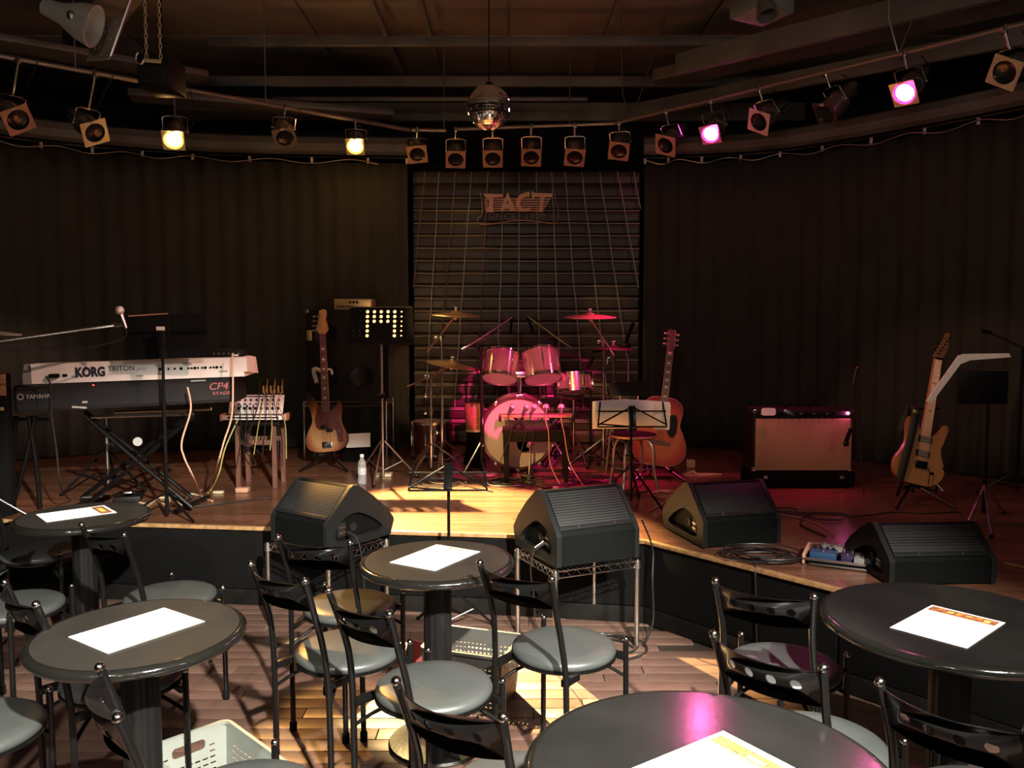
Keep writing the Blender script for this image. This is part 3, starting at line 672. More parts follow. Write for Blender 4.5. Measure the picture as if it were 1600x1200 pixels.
for i in range(6): print_on(t, W_/2-0.045+0.007*(i % 3), -H_/2+0.03+i*0.026, W_/2-0.024+0.005*(i % 2), -H_/2+0.046+i*0.026, 'ink_red' if i % 2 else 'ink_yellow', z=0.0016)
q0 = PZ(1130, 1143, TZ)
a1 = (PZ(1240, 1200, TZ)-q0).normalized(); a0 = (PZ(980, 1200, TZ)-q0).normalized()
t = thing('menu_sheet', 'white menu sheet with a brown picture strip, on the large bottom table', 'menu', q0+Vector((0, 0, .001)), math.atan2(a1.y, a1.x), 'white menu sheets on the tables')
O('sheet', MB().box((0.105, -0.1485, 0.0006), (0.21, 0.297, 0.0005)), 'paper', t)
# picture strip along the edge that runs to the right
for x0, y0, x1, y1, m, z in ((0.012, -0.055, 0.198, -0.018, 'ink_dark', 0.0010), (0.05, -0.045, 0.085, -0.022, 'ink_red', 0.0013), (0.10, -0.05, 0.145, -0.035, 'ink_yellow', 0.0013), (0.12, -0.034, 0.16, -0.02, 'ink_red', 0.0013), (0.04, -0.064, 0.19, -0.059, 'ink_dark', 0.0010), (0.05, -0.073, 0.15, -0.069, 'ink_yellow', 0.0010), (0.01, -0.010, 0.02, -0.007, 'text_grey', 0.001)):
    print_on(t, x0, y0, x1, y1, m, z=z)

# ================================================================== CHAIRS
SR = 0.187
def make_chair(label):
    t = thing('bistro_chair', label, 'chair', (0, 0, 0), 0, 'round-seated black steel bistro chairs')
    O('seat', MB().lathe([(0, 0.435), (SR-0.012, 0.435), (SR-0.003, 0.441), (SR, 0.452), (SR-0.004, 0.463), (SR-0.018, 0.471), (SR-0.06, 0.4755), (0, 0.477)], None, 56), 'vinyl', t, angle=60)
    O('seat_rim', MB().lathe([(0, 0.425), (SR-0.008, 0.425), (SR+0.001, 0.430), (SR+0.001, 0.438), (SR-0.02, 0.438), (0, 0.436)], None, 48), 'black_steel', t)
    for s in (-1, 1):
        p = spline([(s*.152, -.200, .012), (s*.150, -.203, .30), (s*.148, -.207, .46), (s*.140, -.222, .58), (s*.138, -.243, .66), (s*.143, -.268, .74), (s*.148, -.286, .792)], 5)
        l = O('rear_post', MB().tube(p, 0.0105, 10), 'black_steel', t)
        O('ball_finial', MB().ball((s*.1485, -.2885, .801), 0.0125), 'ball', l)
        O('foot_cap', MB().lathe([(0, 0), (0.014, 0), (0.0145, 0.035), (0.011, 0.04), (0, 0.04)], T(Vector((s*.152, -.2, 0))), 12), 'black_matt', l)
        l = O('front_leg', MB().tube([(s*.182, .130, .012), (s*.180, .128, .478)], 0.0105, 10), 'black_steel', t)
        O('ball_finial', MB().ball((s*.180, .128, .487), 0.0115), 'ball', l)
        O('foot_cap', MB().lathe([(0, 0), (0.014, 0), (0.0145, 0.035), (0.011, 0.04), (0, 0.04)], T(Vector((s*.182, .130, 0))), 12), 'black_matt', l)
        O('seat_bracket', MB().box((s*.160, .1180, .428), (0.05, 0.022, 0.024), b=0.003), 'black_steel', t); O('seat_bracket', MB().box((s*.140, -.165, .428), (0.022, 0.085, 0.024), b=0.003), 'black_steel', t)
        O('brace', MB().tube(spline([(s*.180, .128, .35), (s*.12, .08, .395), (s*.05, .03, .418), (-s*.04, -.06, .418), (-s*.10, -.14, .395), (-s*.148, -.203, .35)], 4), 0.0065, 8), 'black_steel', t)
    n = 16; w_ = 0.139
    top = [(-w_+2*w_*i/n, 0.095) for i in range(n+1)]; bot = [(w_-2*w_*i/n, 0.0) for i in range(n+1)]
    mb = MB().prism(top+bot, 0.005, holes=[circle(x, 0.052, 0.0135, 14) for x in (-0.087, -0.030, 0.030, 0.087)])
    def bend(p):
        z = 0.692+p.y; y = -.252-0.36*(z-0.69); bow = 0.045*(1-(p.x/w_)**2); return Vector((p.x, y-bow-p.z+0.003, z))
    mb.xf(bend); O('backrest', mb, 'black_steel', t, angle=50)
    return t
def seat_at(px, py, back, label, first=[None], off=0.285):
    """seat centre from its place; facing from the two back posts (z = 0.80)"""
    c = PZ(px, py, 0.472)
    if isinstance(back, tuple):
        a, b = (PZ(x, y, 0.80) for x, y in back); d = (b-a); f = Vector((-d.y, d.x, 0)).normalized()
        m = (a+b)/2; c2 = m+f*off; c = (c+c2)/2 if (c-c2).length < 0.25 else c2; ang = math.atan2(f.y, f.x)
    else: ang = math.radians(back)
    rz = ang-PI/2
    if first[0] is None: first[0] = make_chair(label); o = first[0]; o.location = (c.x, c.y, 0); o.rotation_euler = (0, 0, rz); XF[o] = T(Vector((c.x, c.y, 0))) @ RZ(rz)
    else: o = dup(first[0], (c.x, c.y, 0), rz, label)
    return o
seat_at(538, 938, ((438, 840), (545, 848)), 'black bistro chair left of the middle table, nearest the stage, seat lit amber')
seat_at(503, 1005, ((395, 882), (477, 908)), 'black bistro chair leftmost of the chairs around the middle table, seat half amber')
seat_at(638, 1062, ((515, 923), (610, 960)), 'black bistro chair in front of the middle table, grey seat before its pillar')
seat_at(855, 1003, ((748, 879), (866, 906)), 'black bistro chair right of the middle table, below the central monitor')
seat_at(790, 1200, ((622, 1065), (785, 1120)), 'black bistro chair at the bottom centre, left beside the large table')
seat_at(1215, 1036, ((1116, 907), (1275, 933)), 'black bistro chair between the stage edge and the right table')
seat_at(1250, 1120, ((1114, 990), (1290, 1045)), 'black bistro chair behind the large bottom table, seat mostly hidden')
seat_at(1700, 1300, ((1376, 1066), (1608, 1141)), 'black bistro chair in the bottom right corner, only its backrest showing')
seat_at(228, 914, ((137, 822), (187, 834)), 'black bistro chair right of the far left table, facing the stage')
seat_at(72, 1058, ((9, 910), (59, 945)), 'black bistro chair tucked under the left side of the left foreground table')
seat_at(340, 1195, ((158, 1042), (187, 1123)), 'black bistro chair seen side-on before the left foreground pillar')
seat_at(66, 857, 15, 'black bistro chair behind the far left table, only part of its seat showing')
seat_at(22, 940, -8, 'black bistro chair at the left edge between the two left tables')
seat_at(-45, 1130, 3, 'black bistro chair in the bottom left corner, seat rim glowing amber')

# ================================================================== BASKETS
def basket(loc, rz, w_, d_, h, m, label, slot=(0.018, 0.006), pitch=(0.026, 0.020), name='basket'):
    t = thing(name, label, 'basket', loc, rz)
    tp = 0.88
    def wall(W0, handle):
        holes = []; nx = int((W0*tp-0.04)/pitch[0]); nz = int((h-0.06)/pitch[1])
        for j in range(nz):
            for i in range(nx):
                x = (i-(nx-1)/2)*pitch[0]; z = 0.03+j*pitch[1]
                if handle and abs(x) < 0.075 and z > h-0.085: continue
                holes.append([(x-slot[0]/2, z-slot[1]/2), (x+slot[0]/2, z-slot[1]/2), (x+slot[0]/2, z+slot[1]/2), (x-slot[0]/2, z+slot[1]/2)])
        if handle: holes.append(rrect(-0.055, h-0.065, 0.055, h-0.032, 0.012))
        return MB().prism([(-W0/2*tp, 0), (W0/2*tp, 0), (W0/2, h), (-W0/2, h)], 0.003, holes=holes)
    for W0, D0, hd in ((w_, d_, False), (d_, w_, True)):
        for s in (-1, 1):
            mb = wall(W0, hd); k = D0/2
            def f(p, s=s, k=k, W0=W0):
                z = p.y; out = k*(tp+(1-tp)*z/h)-p.z; return Vector((p.x, s*out, z)) if W0 == w_ else Vector((s*out, p.x, z))
            mb.xf(f); O('end_wall' if hd else 'side_wall', mb, m, t)
    O('bottom', MB().box((0, 0, 0.003), (w_*tp, d_*tp, 0.005)), m, t)
    o_ = rrect(-w_/2-0.008, -d_/2-0.008, w_/2+0.008, d_/2+0.008, 0.03); i_ = rrect(-w_/2+0.004, -d_/2+0.004, w_/2-0.004, d_/2-0.004, 0.02)
    O('rim', MB().prism(o_, 0.012, holes=[i_], z0=h-0.008), m, t)
    return t
basket((-0.915, 2.470, 0.017), math.radians(-45), 0.42, 0.27, 0.25, 'basket_white', 'white woven-look plastic basket on the floor under the left foreground table')
basket((-0.17, 3.46, 0), math.radians(-18), 0.36, 0.27, 0.25, 'basket_dark', 'dark grey slotted plastic basket on the floor behind the middle table', slot=(0.010, 0.006), pitch=(0.019, 0.020))
t = thing('magazine', 'red covered magazine leaning beside the middle table pillar', 'magazine', PZ(654, 1026, 0.13))
q = PZ(654, 1026, 0.13); O('cover', MB().box((0, 0, 0.0), (0.14, 0.006, 0.18), RZ(0.2) @ RX(-0.35) @ RY(0.3), b=0.001), 'red_book', t)
O('pages', MB().box((0, 0.007, 0.0), (0.135, 0.007, 0.176), RZ(0.2) @ RX(-0.35) @ RY(0.3)), 'paper', t)
t.location.z = 0.10; t.location.y += 0.0

# ================================================================== MONITORS ON THE STAGE FRONT AND ON RACKS
WP = [(0, 0.0), (0, 0.150), (0.012, 0.172), (0.145, 0.332), (0.166, 0.346), (0.195, 0.340), (0.29, 0.262), (0.38, 0.170), (0.425, 0.105), (0.428, 0.088), (0.405, 0.0)]
def wedge(near, rz, label, z=SH, W_=0.50, side=1, sc_=1.0, hs=1.0, ds=1.0):
    """near = the bottom corner nearest the camera; side = which end shows (1: right end, -1: left end)"""
    R = RZ(rz); n = Vector((near[0], near[1], z+0.008)); off = R @ Vector((-side*W_/2*sc_, 0, 0)); c = n+off
    t = thing('floor_monitor', label, 'monitor speaker', c, rz, 'wedge monitor speakers'); s = sc_
    B = Matrix(((0, 0, 1, 0), (1, 0, 0, 0), (0, 1, 0, 0), (0, 0, 0, 1)))        # outline (u, v) -> (y, z), thickness -> x
    P = [(u*s*ds, v*s*hs) for u, v in WP]
    O('cabinet', MB().prism(P, (W_-0.05)*s, T(Vector((-(W_-0.05)*s/2, 0, 0))) @ B), 'cab', t, angle=25)
    cx = sum(p[0] for p in P)/len(P); cy = sum(p[1] for p in P)/len(P)
    Q = [(cx+(u-cx)*1.03, max(0, cy+(v-cy)*1.035)) for u, v in P]
    rec = [(p.x*s*ds, p.y*s*hs) for p in spline([(0.07, 0.045, 0), (0.05, 0.10, 0), (0.10, 0.165, 0), (0.19, 0.185, 0), (0.29, 0.13, 0), (0.355, 0.068, 0), (0.335, 0.043, 0), (0.20, 0.040, 0)], 5, True)]
    for e in (-1, 1):
        x0 = e*(W_/2-0.025)*s; th = 0.025*s
        mb = MB().prism(Q, th, T(Vector((x0 if e > 0 else x0-th, 0, 0))) @ B, holes=[rec])
        pl = O('side_cap', mb, 'cab_trim', t, angle=25)
        x1 = e*(W_/2-0.020)*s
        O('handle_cup', MB().lathe([(0, 0.0), (0.024*s, 0.0), (0.024*s, 0.004), (0.017*s, 0.004), (0.017*s, 0.001), (0, 0.001)], T(Vector((x1-e*0.003, 0.20*s, 0.10*s*hs))) @ RY(e*PI/2), 20), 'recess', pl)
        O('jack_plate', MB().box((x1, 0.115*s, 0.10*s*hs), (0.006, 0.055*s, 0.075*s), b=0.002), 'recess', pl)
        for zz in (0.085, 0.115): O('jack', MB().box((x1+e*0.006, 0.115*s, zz*s*hs), (0.012, 0.040*s, 0.014*s), b=0.003), 'satin', pl)
        O('ledge', MB().tube([(x1+e*0.008, 0.09*s, 0.030*s*hs), (x1+e*0.008, 0.33*s, 0.046*s*hs)], 0.005, 6), 'cab_trim', pl)
    a = Vector((0, P[2][0], P[2][1])); b = Vector((0, P[3][0], P[3][1])); d = (b-a); nn = Vector((0, -d.z, d.y)).normalized()
    gm = Matrix((Vector((1, 0, 0)), d.normalized(), -nn.cross(Vector((0, 0, 0))) if False else Vector((1, 0, 0)).cross(d.normalized()))).transposed().to_4x4()
    mid = (a+b)/2-Vector((1, 0, 0)).cross(d.normalized())*(-0.003)
    O('grille', MB().box((0, 0.006, 0), ((W_-0.06)*s, d.length*0.94, 0.010), T(mid) @ gm, b=0.003), 'grille', t)
    O('grille_strip', MB().box((0, -d.length/2+0.012, 0.002), ((W_-0.052)*s, 0.024, 0.010), T(mid) @ gm, b=0.002), 'cab_trim', t)
    for sx in (-1, 1):
        O('screw', MB().cyl(T(mid) @ gm @ Vector((sx*0.10*s, -d.length/2+0.012, 0.006)), T(mid) @ gm @ Vector((sx*0.10*s, -d.length/2+0.012, 0.009)), 0.004), 'satin', t)
        for u in (0.04, 0.36): O('rubber_foot', MB().cyl((sx*(W_/2-0.05)*s, u*s, -0.008), (sx*(W_/2-0.05)*s, u*s, 0.001), 0.014), 'black_matt', t)
    return t
def rack(corners, label, h=SH-0.004):
    """wire rack table: near, right/left etc. corners in order round the shelf"""
    q = [Vector((x, y, 0)) for x, y in corners]; c = sum(q, Vector())/4
    t = thing('wire_rack', label, 'rack', c, 0, 'chrome wire racks carrying monitors')
    for p in q:
        O('post', MB().cyl(p, p+Vector((0, 0, h-0.003)), 0.0125), 'satin', t, w=True)
        O('post_cap', MB().lathe([(0, h-0.004), (0.015, h-0.004), (0.013, h+0.001), (0, h+0.002)], T(p), 12), 'black_steel', t, w=True)
        O('collar', MB().lathe([(0.0126, h-0.045), (0.019, h-0.045), (0.016, h-0.008), (0.0126, h-0.008)], T(p), 12), 'satin', t, w=True)
    for i in range(4):
        a, b = q[i], q[(i+1) % 4]; k = 8; mb = MB()
        for zz in (h-0.008, h-0.040): mb.tube([a+Vector((0, 0, zz)), b+Vector((0, 0, zz))], 0.0035, 6)
        z_ = [a.lerp(b, j/(2*k))+Vector((0, 0, h-0.040 if j % 2 else h-0.008)) for j in range(2*k+1)]
        mb.tube(z_, 0.0025, 5); O('shelf_truss', mb, 'chrome', t, w=True)
    mb = MB()
    for j in range(1, 18): u = j/18; mb.tube([q[0].lerp(q[1], u)+Vector((0, 0, h-0.006)), q[3].lerp(q[2], u)+Vector((0, 0, h-0.006))], 0.0020, 4)
    O('shelf_wires', mb, 'satin', t, w=True)
    return t
# centre rack and monitor
A = Vector((0.205, 3.84)); u = (Vector((0.62, 4.03))-A).normalized(); v = Vector((-u.y, u.x))
rk = [A, A+u*0.46, A+u*0.46+v*0.42, A+v*0.42]
rack([tuple(p) for p in rk], 'chrome wire rack under the central monitor, right of the middle table')
ang = math.atan2(u.y, u.x)
n_ = A+u*0.005+v*0.0; wedge((n_.x, n_.y), ang, 'black wedge monitor on the central wire rack, left end lit amber', side=-1, W_=0.46, hs=0.97, ds=1.12)
# left rack and monitor
q = PZ(512, 866, SH); A = Vector((q.x, q.y)); u = Vector((math.cos(math.radians(-35)), math.sin(math.radians(-35)))); v = Vector((-u.y, u.x))
B0 = A-u*0.45+Vector((0, 0)); rk = [B0-u*0.0, A+u*0.02, A+u*0.02+v*0.42, B0+v*0.42]
rack([tuple(p-v*0.015) for p in rk], 'chrome wire rack under the left monitor, behind the bistro chairs')
wedge((A.x, A.y), math.radians(-35), 'black wedge monitor on the left wire rack, perforated face lit amber', side=1, W_=0.43, hs=0.9, ds=1.12)
q = PZ(1097, 858, SH); wedge((q.x, q.y), math.radians(14), 'black wedge monitor standing on the stage, second from the right', side=-1, W_=0.45, hs=0.87, ds=1.15)
q = PZ(1388, 916, SH); wedge((q.x, q.y), math.radians(3), 'black wedge monitor at the right end of the stage, behind the right table', side=-1, W_=0.49, hs=0.68)

# ================================================================== ON THE STAGE
def tripod(t, x, y, z0, hub, spread, m='chrome', phase=0.3, r=0.009, low=None, double=False):
    """three legs, each its own part, with a brace down to the pole"""
    for k in range(3):
        a = phase+k*2*PI/3; d = Vector((math.cos(a), math.sin(a), 0)); foot = Vector((x, y, z0+0.012))+d*spread
        top = Vector((x, y, z0+hub))+d*0.02; sd = Vector((-d.y, d.x, 0))*(0.011 if double else 0)
        mb = MB().tube([top+sd, foot+sd*0.5], r, 8)
        if double: mb.tube([top-sd, foot-sd*0.5], r, 8)
        l = O('leg', mb, m, t, w=True)
        O('rubber_foot', MB().ball(foot, r*1.7, sz=0.9), 'black_matt', l, w=True)
        lo = Vector((x, y, z0+(low if low else hub*0.3))); O('brace', MB().tube([lo, top.lerp(foot, 0.55)], r*0.7, 6), m, l, w=True)
def clampk(t, x, y, z, m='chrome', r=0.017, sx=-1):
    o = O('clamp', MB().cyl((x, y, z-0.02), (x, y, z+0.02), r).tube([(x, y, z), (x+sx*0.035, y-0.01, z)], 0.006, 6).box((x+sx*0.045, y-0.01, z), (0.022, 0.008, 0.026), b=0.003), m, t, w=True); return o
def cymbal(t, c, r, ax, m='brass'):
    mm = T(c) @ frame(ax)
    O('cymbal', MB().lathe([(0, 0.030), (r*0.10, 0.029), (r*0.17, 0.020), (r*0.20, 0.014), (r*0.6, 0.006), (r, -0.008), (r, -0.010), (r*0.6, 0.004), (r*0.2, 0.012), (r*0.1, 0.026), (0, 0.027)], mm, 48), m, t, w=True, angle=60)
    O('wing_nut', MB().cyl(mm @ Vector((0, 0, 0.02)), mm @ Vector((0, 0, 0.06)), 0.005).box((0, 0, 0.055), (0.030, 0.006, 0.014), mm, b=0.002).lathe([(0, 0.03), (0.014, 0.03), (0.012, 0.042), (0, 0.042)], mm, 12), 'satin', t, w=True)
def boom_stand(label, base, ztop, cym, r, ax, tail, spread=0.30, hub=0.22, name='cymbal_stand', m='brass', phase=0.4, clamps=(0.55,), group=None):
    x, y = base; t = thing(name, label, 'cymbal stand', (x, y, SH), 0, group)
    O('pole', MB().cyl((x, y, SH+0.03), (x, y, ztop*0.55+SH*0.45), 0.0135).cyl((x, y, ztop*0.55+SH*0.45), (x, y, ztop), 0.0095), 'chrome', t, w=True)
    for cc in clamps: clampk(t, x, y, SH+(ztop-SH)*cc)
    clampk(t, x, y, ztop, r=0.02)
    tripod(t, x, y, SH, hub, spread, phase=phase, double=True, r=0.007)
    O('boom_arm', MB().cyl(tail, cym, 0.0085), 'chrome', t, w=True)
    O('tilter', MB().ball(cym-Vector((0, 0, 0.02)), 0.016).cyl(cym-Vector((0, 0, .02)), cym+Vector((0, 0, .02)), 0.006), 'satin', t, w=True)
    cymbal(t, cym+Vector((0, 0, 0.015)), r, ax, m); return t
def at(px, py, y): return PY(px, py, y)

# ---- drum kit
D = 6.45
c = at(809, 676, D); R = 0.285
t = thing('bass_drum', 'large bass drum facing the room with a pale pink-lit front head', 'drum', (c.x, D, SH))
m = T(Vector((c.x, D, SH+R+0.025))) @ frame((0, -1, 0))
O('shell', MB().lathe([(R-0.02, 0), (R-0.012, 0), (R-0.012, -0.42), (R-0.02, -0.42)], m, 56), 'drum_shell', t, w=True)
O('hoop', MB().lathe([(R-0.016, 0.018), (R+0.004, 0.018), (R+0.004, -0.028), (R-0.012, -0.028)], m, 64), 'drum_red', t, w=True); O('hoop', MB().lathe([(R-0.016, -0.44), (R+0.004, -0.44), (R+0.004, -0.395), (R-0.012, -0.395)], m, 64), 'drum_red', t, w=True)
port = circle(0.055, -0.085, 0.062, 28)
fh = O('front_head', MB().prism(circle(0, 0, R-0.016, 64), 0.002, m, holes=[port], z0=0.006), 'drum_head', t, w=True)
O('port_ring', MB().prism(circle(0.055, -0.085, 0.085, 32), 0.003, m, holes=[port], z0=0.009), 'cream', fh, w=True)
O('head_badge', MB().prism(circle(0.0, 0.195, 0.030, 20, 0.011), 0.001, m, z0=0.0085), 'text_grey', fh, w=True)
O('batter_head', MB().prism(circle(0, 0, R-0.016, 48), 0.002, m, z0=-0.43), 'black_matt', t, w=True)
for k in range(10):
    a = 2*PI*(k+0.5)/10; d = Vector((math.cos(a), math.sin(a), 0)); p0 = m @ (d*(R+0.008)+Vector((0, 0, 0.012))); p1 = m @ (d*(R+0.008)+Vector((0, 0, -0.15)))
    l = O('tension_lug', MB().tube([p0, p1], 0.0035, 6).box((0, 0, 0), (0.014, 0.022, 0.06), T(p1) @ frame((0, -1, 0)) @ RZ(a), b=0.004), 'chrome', t, w=True)
    O('claw', MB().box((0, 0, 0), (0.024, 0.030, 0.022), T(p0) @ frame((0, -1, 0)) @ RZ(a), b=0.004), 'chrome', t, w=True)
for s in (-1, 1):
    p = m @ Vector((s*(R-0.01), -0.05, -0.08)); O('spur', MB().tube([p, (p.x+s*0.14, p.y-0.12, SH+0.012)], 0.008, 8).ball((p.x+s*0.14, p.y-0.12, SH+0.014), 0.013), 'chrome', t, w=True)
top = m @ Vector((0.02, R, -0.14))
O('tom_mount', MB().cyl(top-Vector((0, 0, .01)), top+Vector((0, 0, 0.17)), 0.014).box(top+Vector((0, 0, 0.004)), (0.07, 0.09, 0.022), b=0.006).box(top+Vector((0, 0, 0.17)), (0.09, 0.04, 0.05), b=0.01), 'chrome', t, w=True)
for s in (-1, 1): O('tom_arm', MB().tube([top+Vector((s*0.03, 0, 0.17)), top+Vector((s*0.06, 0.0, 0.27)), top+Vector((s*0.11, 0.02, 0.28))], 0.010, 8), 'chrome', t, w=True)
def drum(label, c, r, h, ax, lugs=6, head='drum_head', shell='drum_shell', name='rack_tom', hoop='chrome'):
    mm = T(c) @ frame(ax); t = thing(name, label, 'drum', c)
    O('shell', MB().lathe([(r-0.008, -h/2), (r, -h/2), (r, h/2), (r-0.008, h/2)], mm, 48), shell, t, w=True)
    for s, nm in ((1, 'top_head'), (-1, 'bottom_head')):
        O(nm, MB().lathe([(0, s*(h/2+0.002)), (r-0.002, s*(h/2+0.002)), (r-0.002, s*(h/2-0.001)), (0, s*(h/2-0.001))], mm, 48), head, t, w=True)
        O('hoop', MB().lathe([(r+0.001, s*(h/2-0.012)), (r+0.008, s*(h/2-0.012)), (r+0.008, s*(h/2-0.008)), (r+0.004, s*(h/2-0.006)), (r+0.004, s*(h/2+0.010)), (r+0.001, s*(h/2+0.010))], mm, 48), hoop, t, w=True)
    for k in range(lugs):
        a = 2*PI*(k+0.3)/lugs; d = Vector((math.cos(a), math.sin(a), 0))
        O('lug', MB().tube([mm @ (d*(r+0.009)+Vector((0, 0, h/2+0.012))), mm @ (d*(r+0.009)+Vector((0, 0, -h/2-0.012)))], 0.0030, 6).box((r+0.006, 0, 0), (0.014, 0.014, h*0.45), mm @ RZ(a), b=0.004), 'chrome', t, w=True)
    return t
drum('left rack tom with a metallic shell lit amber, above the bass drum', at(783, 572, D+0.22), 0.142, 0.21, (0.10, 0.46, 1.0))
drum('right rack tom with a metallic shell lit magenta, above the bass drum', at(846, 571, D+0.22), 0.150, 0.22, (-0.12, 0.44, 1.0))
drum('small snare drum tilted on a stand right of the toms, lit magenta', at(897, 599, D+0.35), 0.150, 0.135, (-0.05, 0.22, 1.0), 8, name='snare_drum')
p = at(897, 599, D+0.35); t = thing('snare_stand', 'chrome snare stand under the small magenta-lit drum', 'stand', (p.x, p.y, SH)); O('pole', MB().cyl((p.x, p.y+.03, SH+0.03), (p.x, p.y+.03, p.z-0.14), 0.012), 'chrome', t, w=True); tripod(t, p.x, p.y+.03, SH, 0.26, 0.26, r=0.007, phase=0.9)
for k in range(3): a = 0.9+k*2*PI/3; O('basket_arm', MB().tube([(p.x, p.y+.03, p.z-0.14), (p.x+0.13*math.cos(a), p.y+.03+0.13*math.sin(a), p.z-0.105)], 0.006, 6), 'chrome', t, w=True)
q = Vector((-0.70, 7.15, SH+0.18)); drum('dark red floor tom behind the cymbal stands on the left of the kit', q, 0.17, 0.28, (0, 0, 1), 6, shell='drum_red', name='floor_tom')
ft = [o for o in C.objects if o.name.startswith('floor_tom')][-1]
for k in range(3): a = 0.5+k*2*PI/3; O('leg', MB().tube([(q.x+0.185*math.cos(a), q.y+0.185*math.sin(a), q.z+0.08), (q.x+0.185*math.cos(a), q.y+0.185*math.sin(a), SH)], 0.007, 6), 'chrome', ft, w=True)
# hand drum (copper brown body narrowing to a black foot)
q = PZ(738, 716, SH); q = Vector((at(740, 650, 6.62).x, 6.75, SH)); t = thing('hand_drum', 'small coppery brown hand drum with a black foot, left beside the bass drum', 'drum', q)
O('body', MB().lathe([(0, 0.30), (0.065, 0.30), (0.075, 0.40), (0.080, 0.50), (0.074, 0.52), (0, 0.52)], T(q), 28), 'wood_brown', t, w=True); O('foot', MB().lathe([(0, 0), (0.095, 0), (0.062, 0.24), (0.066, 0.30), (0, 0.30)], T(q), 24), 'black_matt', t, w=True)
O('rope', MB().lathe([(0.068, 0.29), (0.073, 0.29), (0.073, 0.305), (0.068, 0.305)], T(q), 24), 'cable_cream', t, w=True)
# cymbal stands
Y = 6.62
c1 = at(712, 494, Y); j = at(690, 528, Y); tl = at(667, 549, Y-0.15)
boom_stand('left crash cymbal on a boom stand, lit yellow, the highest on the left', (j.x, Y), j.z, c1, 0.205, (0.04, -0.07, 1), tl, phase=0.5, clamps=(0.28,))
Y = 6.5; c1 = at(705, 572, Y+0.1); j = at(673, 588, Y); tl = at(636, 605, Y-0.1)
boom_stand('lower left cymbal tilted on a boom stand beside the toms', (j.x, Y), j.z, c1, 0.20, (0.17, -0.06, 1), tl, phase=0.1, clamps=(0.62, 0.80))
Y = 6.75; c1 = at(922, 497, Y); j = at(944, 534, Y); tl = at(960, 556, Y-0.1)
boom_stand('right crash cymbal on a boom stand, lit bright magenta', (j.x, Y), j.z, c1, 0.213, (0.0, -0.08, 1), tl, phase=1.2, clamps=(0.5,))
Y = 7.0; c1 = at(958, 547, Y); j = at(953, 560, Y); tl = at(945, 575, Y)
boom_stand('dark unlit cymbal just below the magenta one', (j.x+0.03, Y), j.z, c1, 0.20, (0.03, 0.0, 1), tl, phase=0.0, clamps=(0.5,), m='rosewood')
# microphone stands over the kit
def mic_body(t, a, b, r=0.011, m='black_matt'):
    O('microphone', MB().cyl(a, b, r, r*0.9), m, t, w=True)
Y = 6.35
x = at(752, 600, Y).x; zt = at(752, 546, Y).z
t = thing('microphone_stand', 'tall boom microphone stand with a round base, left of the bass drum', 'mic stand', (x, Y, SH), 0, 'boom microphone stands')
O('base', MB().lathe([(0, 0), (0.125, 0), (0.13, 0.008), (0.12, 0.016), (0.02, 0.026), (0, 0.03)], T(Vector((x, Y, SH))), 32), 'satin', t, w=True)
O('pole', MB().cyl((x, Y, SH+.02), (x, Y, zt), 0.0105), 'black_steel', t, w=True); clampk(t, x, Y, SH+0.62*(zt-SH), 'black_steel'); clampk(t, x, Y, zt, 'black_steel')
a = at(722, 547, Y-0.15); b = at(800, 496, Y+0.35); O('boom_arm', MB().tube([a, b], 0.0075, 8), 'satin', t, w=True); O('counterweight', MB().cyl(a, a.lerp(b, .07), 0.010), 'satin', t, w=True)
mic_body(t, b, at(797, 522, Y+0.35)); O('mic_lead', MB().tube(spline([b+Vector((0, 0, .0)), a.lerp(b, .7)+Vector((0, 0, -.05)), a.lerp(b, .3)+Vector((0, 0, -.03)), Vector((x, Y-.02, zt-.1)), Vector((x+.02, Y-.02, SH+.3)), Vector((x+.01, Y-.03, SH+.03))], 6), 0.0035, 5), 'cable', t, w=True)
Y = 6.95; x = at(868, 600, Y).x; zt = at(868, 528, Y).z
t = thing('microphone_stand', 'boom microphone stand reaching over the toms from the right', 'mic stand', (x, Y, SH), 0, 'boom microphone stands')
O('pole', MB().cyl((x, Y, SH+.02), (x, Y, zt), 0.0105), 'black_steel', t, w=True); tripod(t, x, Y, SH, 0.16, 0.26, 'black_steel', 0.2, 0.007); clampk(t, x, Y, zt, 'black_steel')
a = at(894, 545, Y-.2); b = at(824, 494, Y+.2); O('boom_arm', MB().tube([a, b], 0.0075, 8), 'satin', t, w=True); mic_body(t, b, at(833, 520, Y+.2))
O('mic_lead', MB().tube(spline([b, a.lerp(b, .75)+Vector((0, 0, .03)), a.lerp(b, .5)+Vector((0, 0, -.05)), Vector((x, Y, zt-.05))], 6), 0.0035, 5), 'cable', t, w=True)
Y = 7.05; x = at(982, 560, Y).x; zt = at(981, 540, Y).z
t = thing('microphone_stand', 'boom microphone stand with a thick black microphone, at the right edge of the slats', 'mic stand', (x, Y, SH), 0, 'boom microphone stands')
O('pole', MB().cyl((x, Y, SH+.02), (x, Y, zt), 0.0105), 'satin', t, w=True); tripod(t, x, Y, SH, 0.16, 0.26, 'black_steel', 0.8, 0.007); clampk(t, x, Y, zt, 'black_steel')
mic_body(t, at(977, 537, Y), at(990, 504, Y), 0.016); O('boom_arm', MB().tube([at(925, 550, Y), at(981, 541, Y)], 0.0075, 8), 'black_steel', t, w=True)
Y = 6.75; x = at(915, 650, Y).x
t = thing('microphone_stand', 'short black clip microphone stand beside the magenta snare drum', 'mic stand', (x+.04, Y, SH), 0, 'boom microphone stands')
O('pole', MB().cyl((x+.04, Y, SH+.02), (x+.04, Y, at(915, 580, Y).z), 0.009), 'black_steel', t, w=True); tripod(t, x+.04, Y, SH, 0.12, 0.2, 'black_steel', 1.5, 0.006); mic_body(t, at(918, 575, Y), at(928, 558, Y), 0.014)

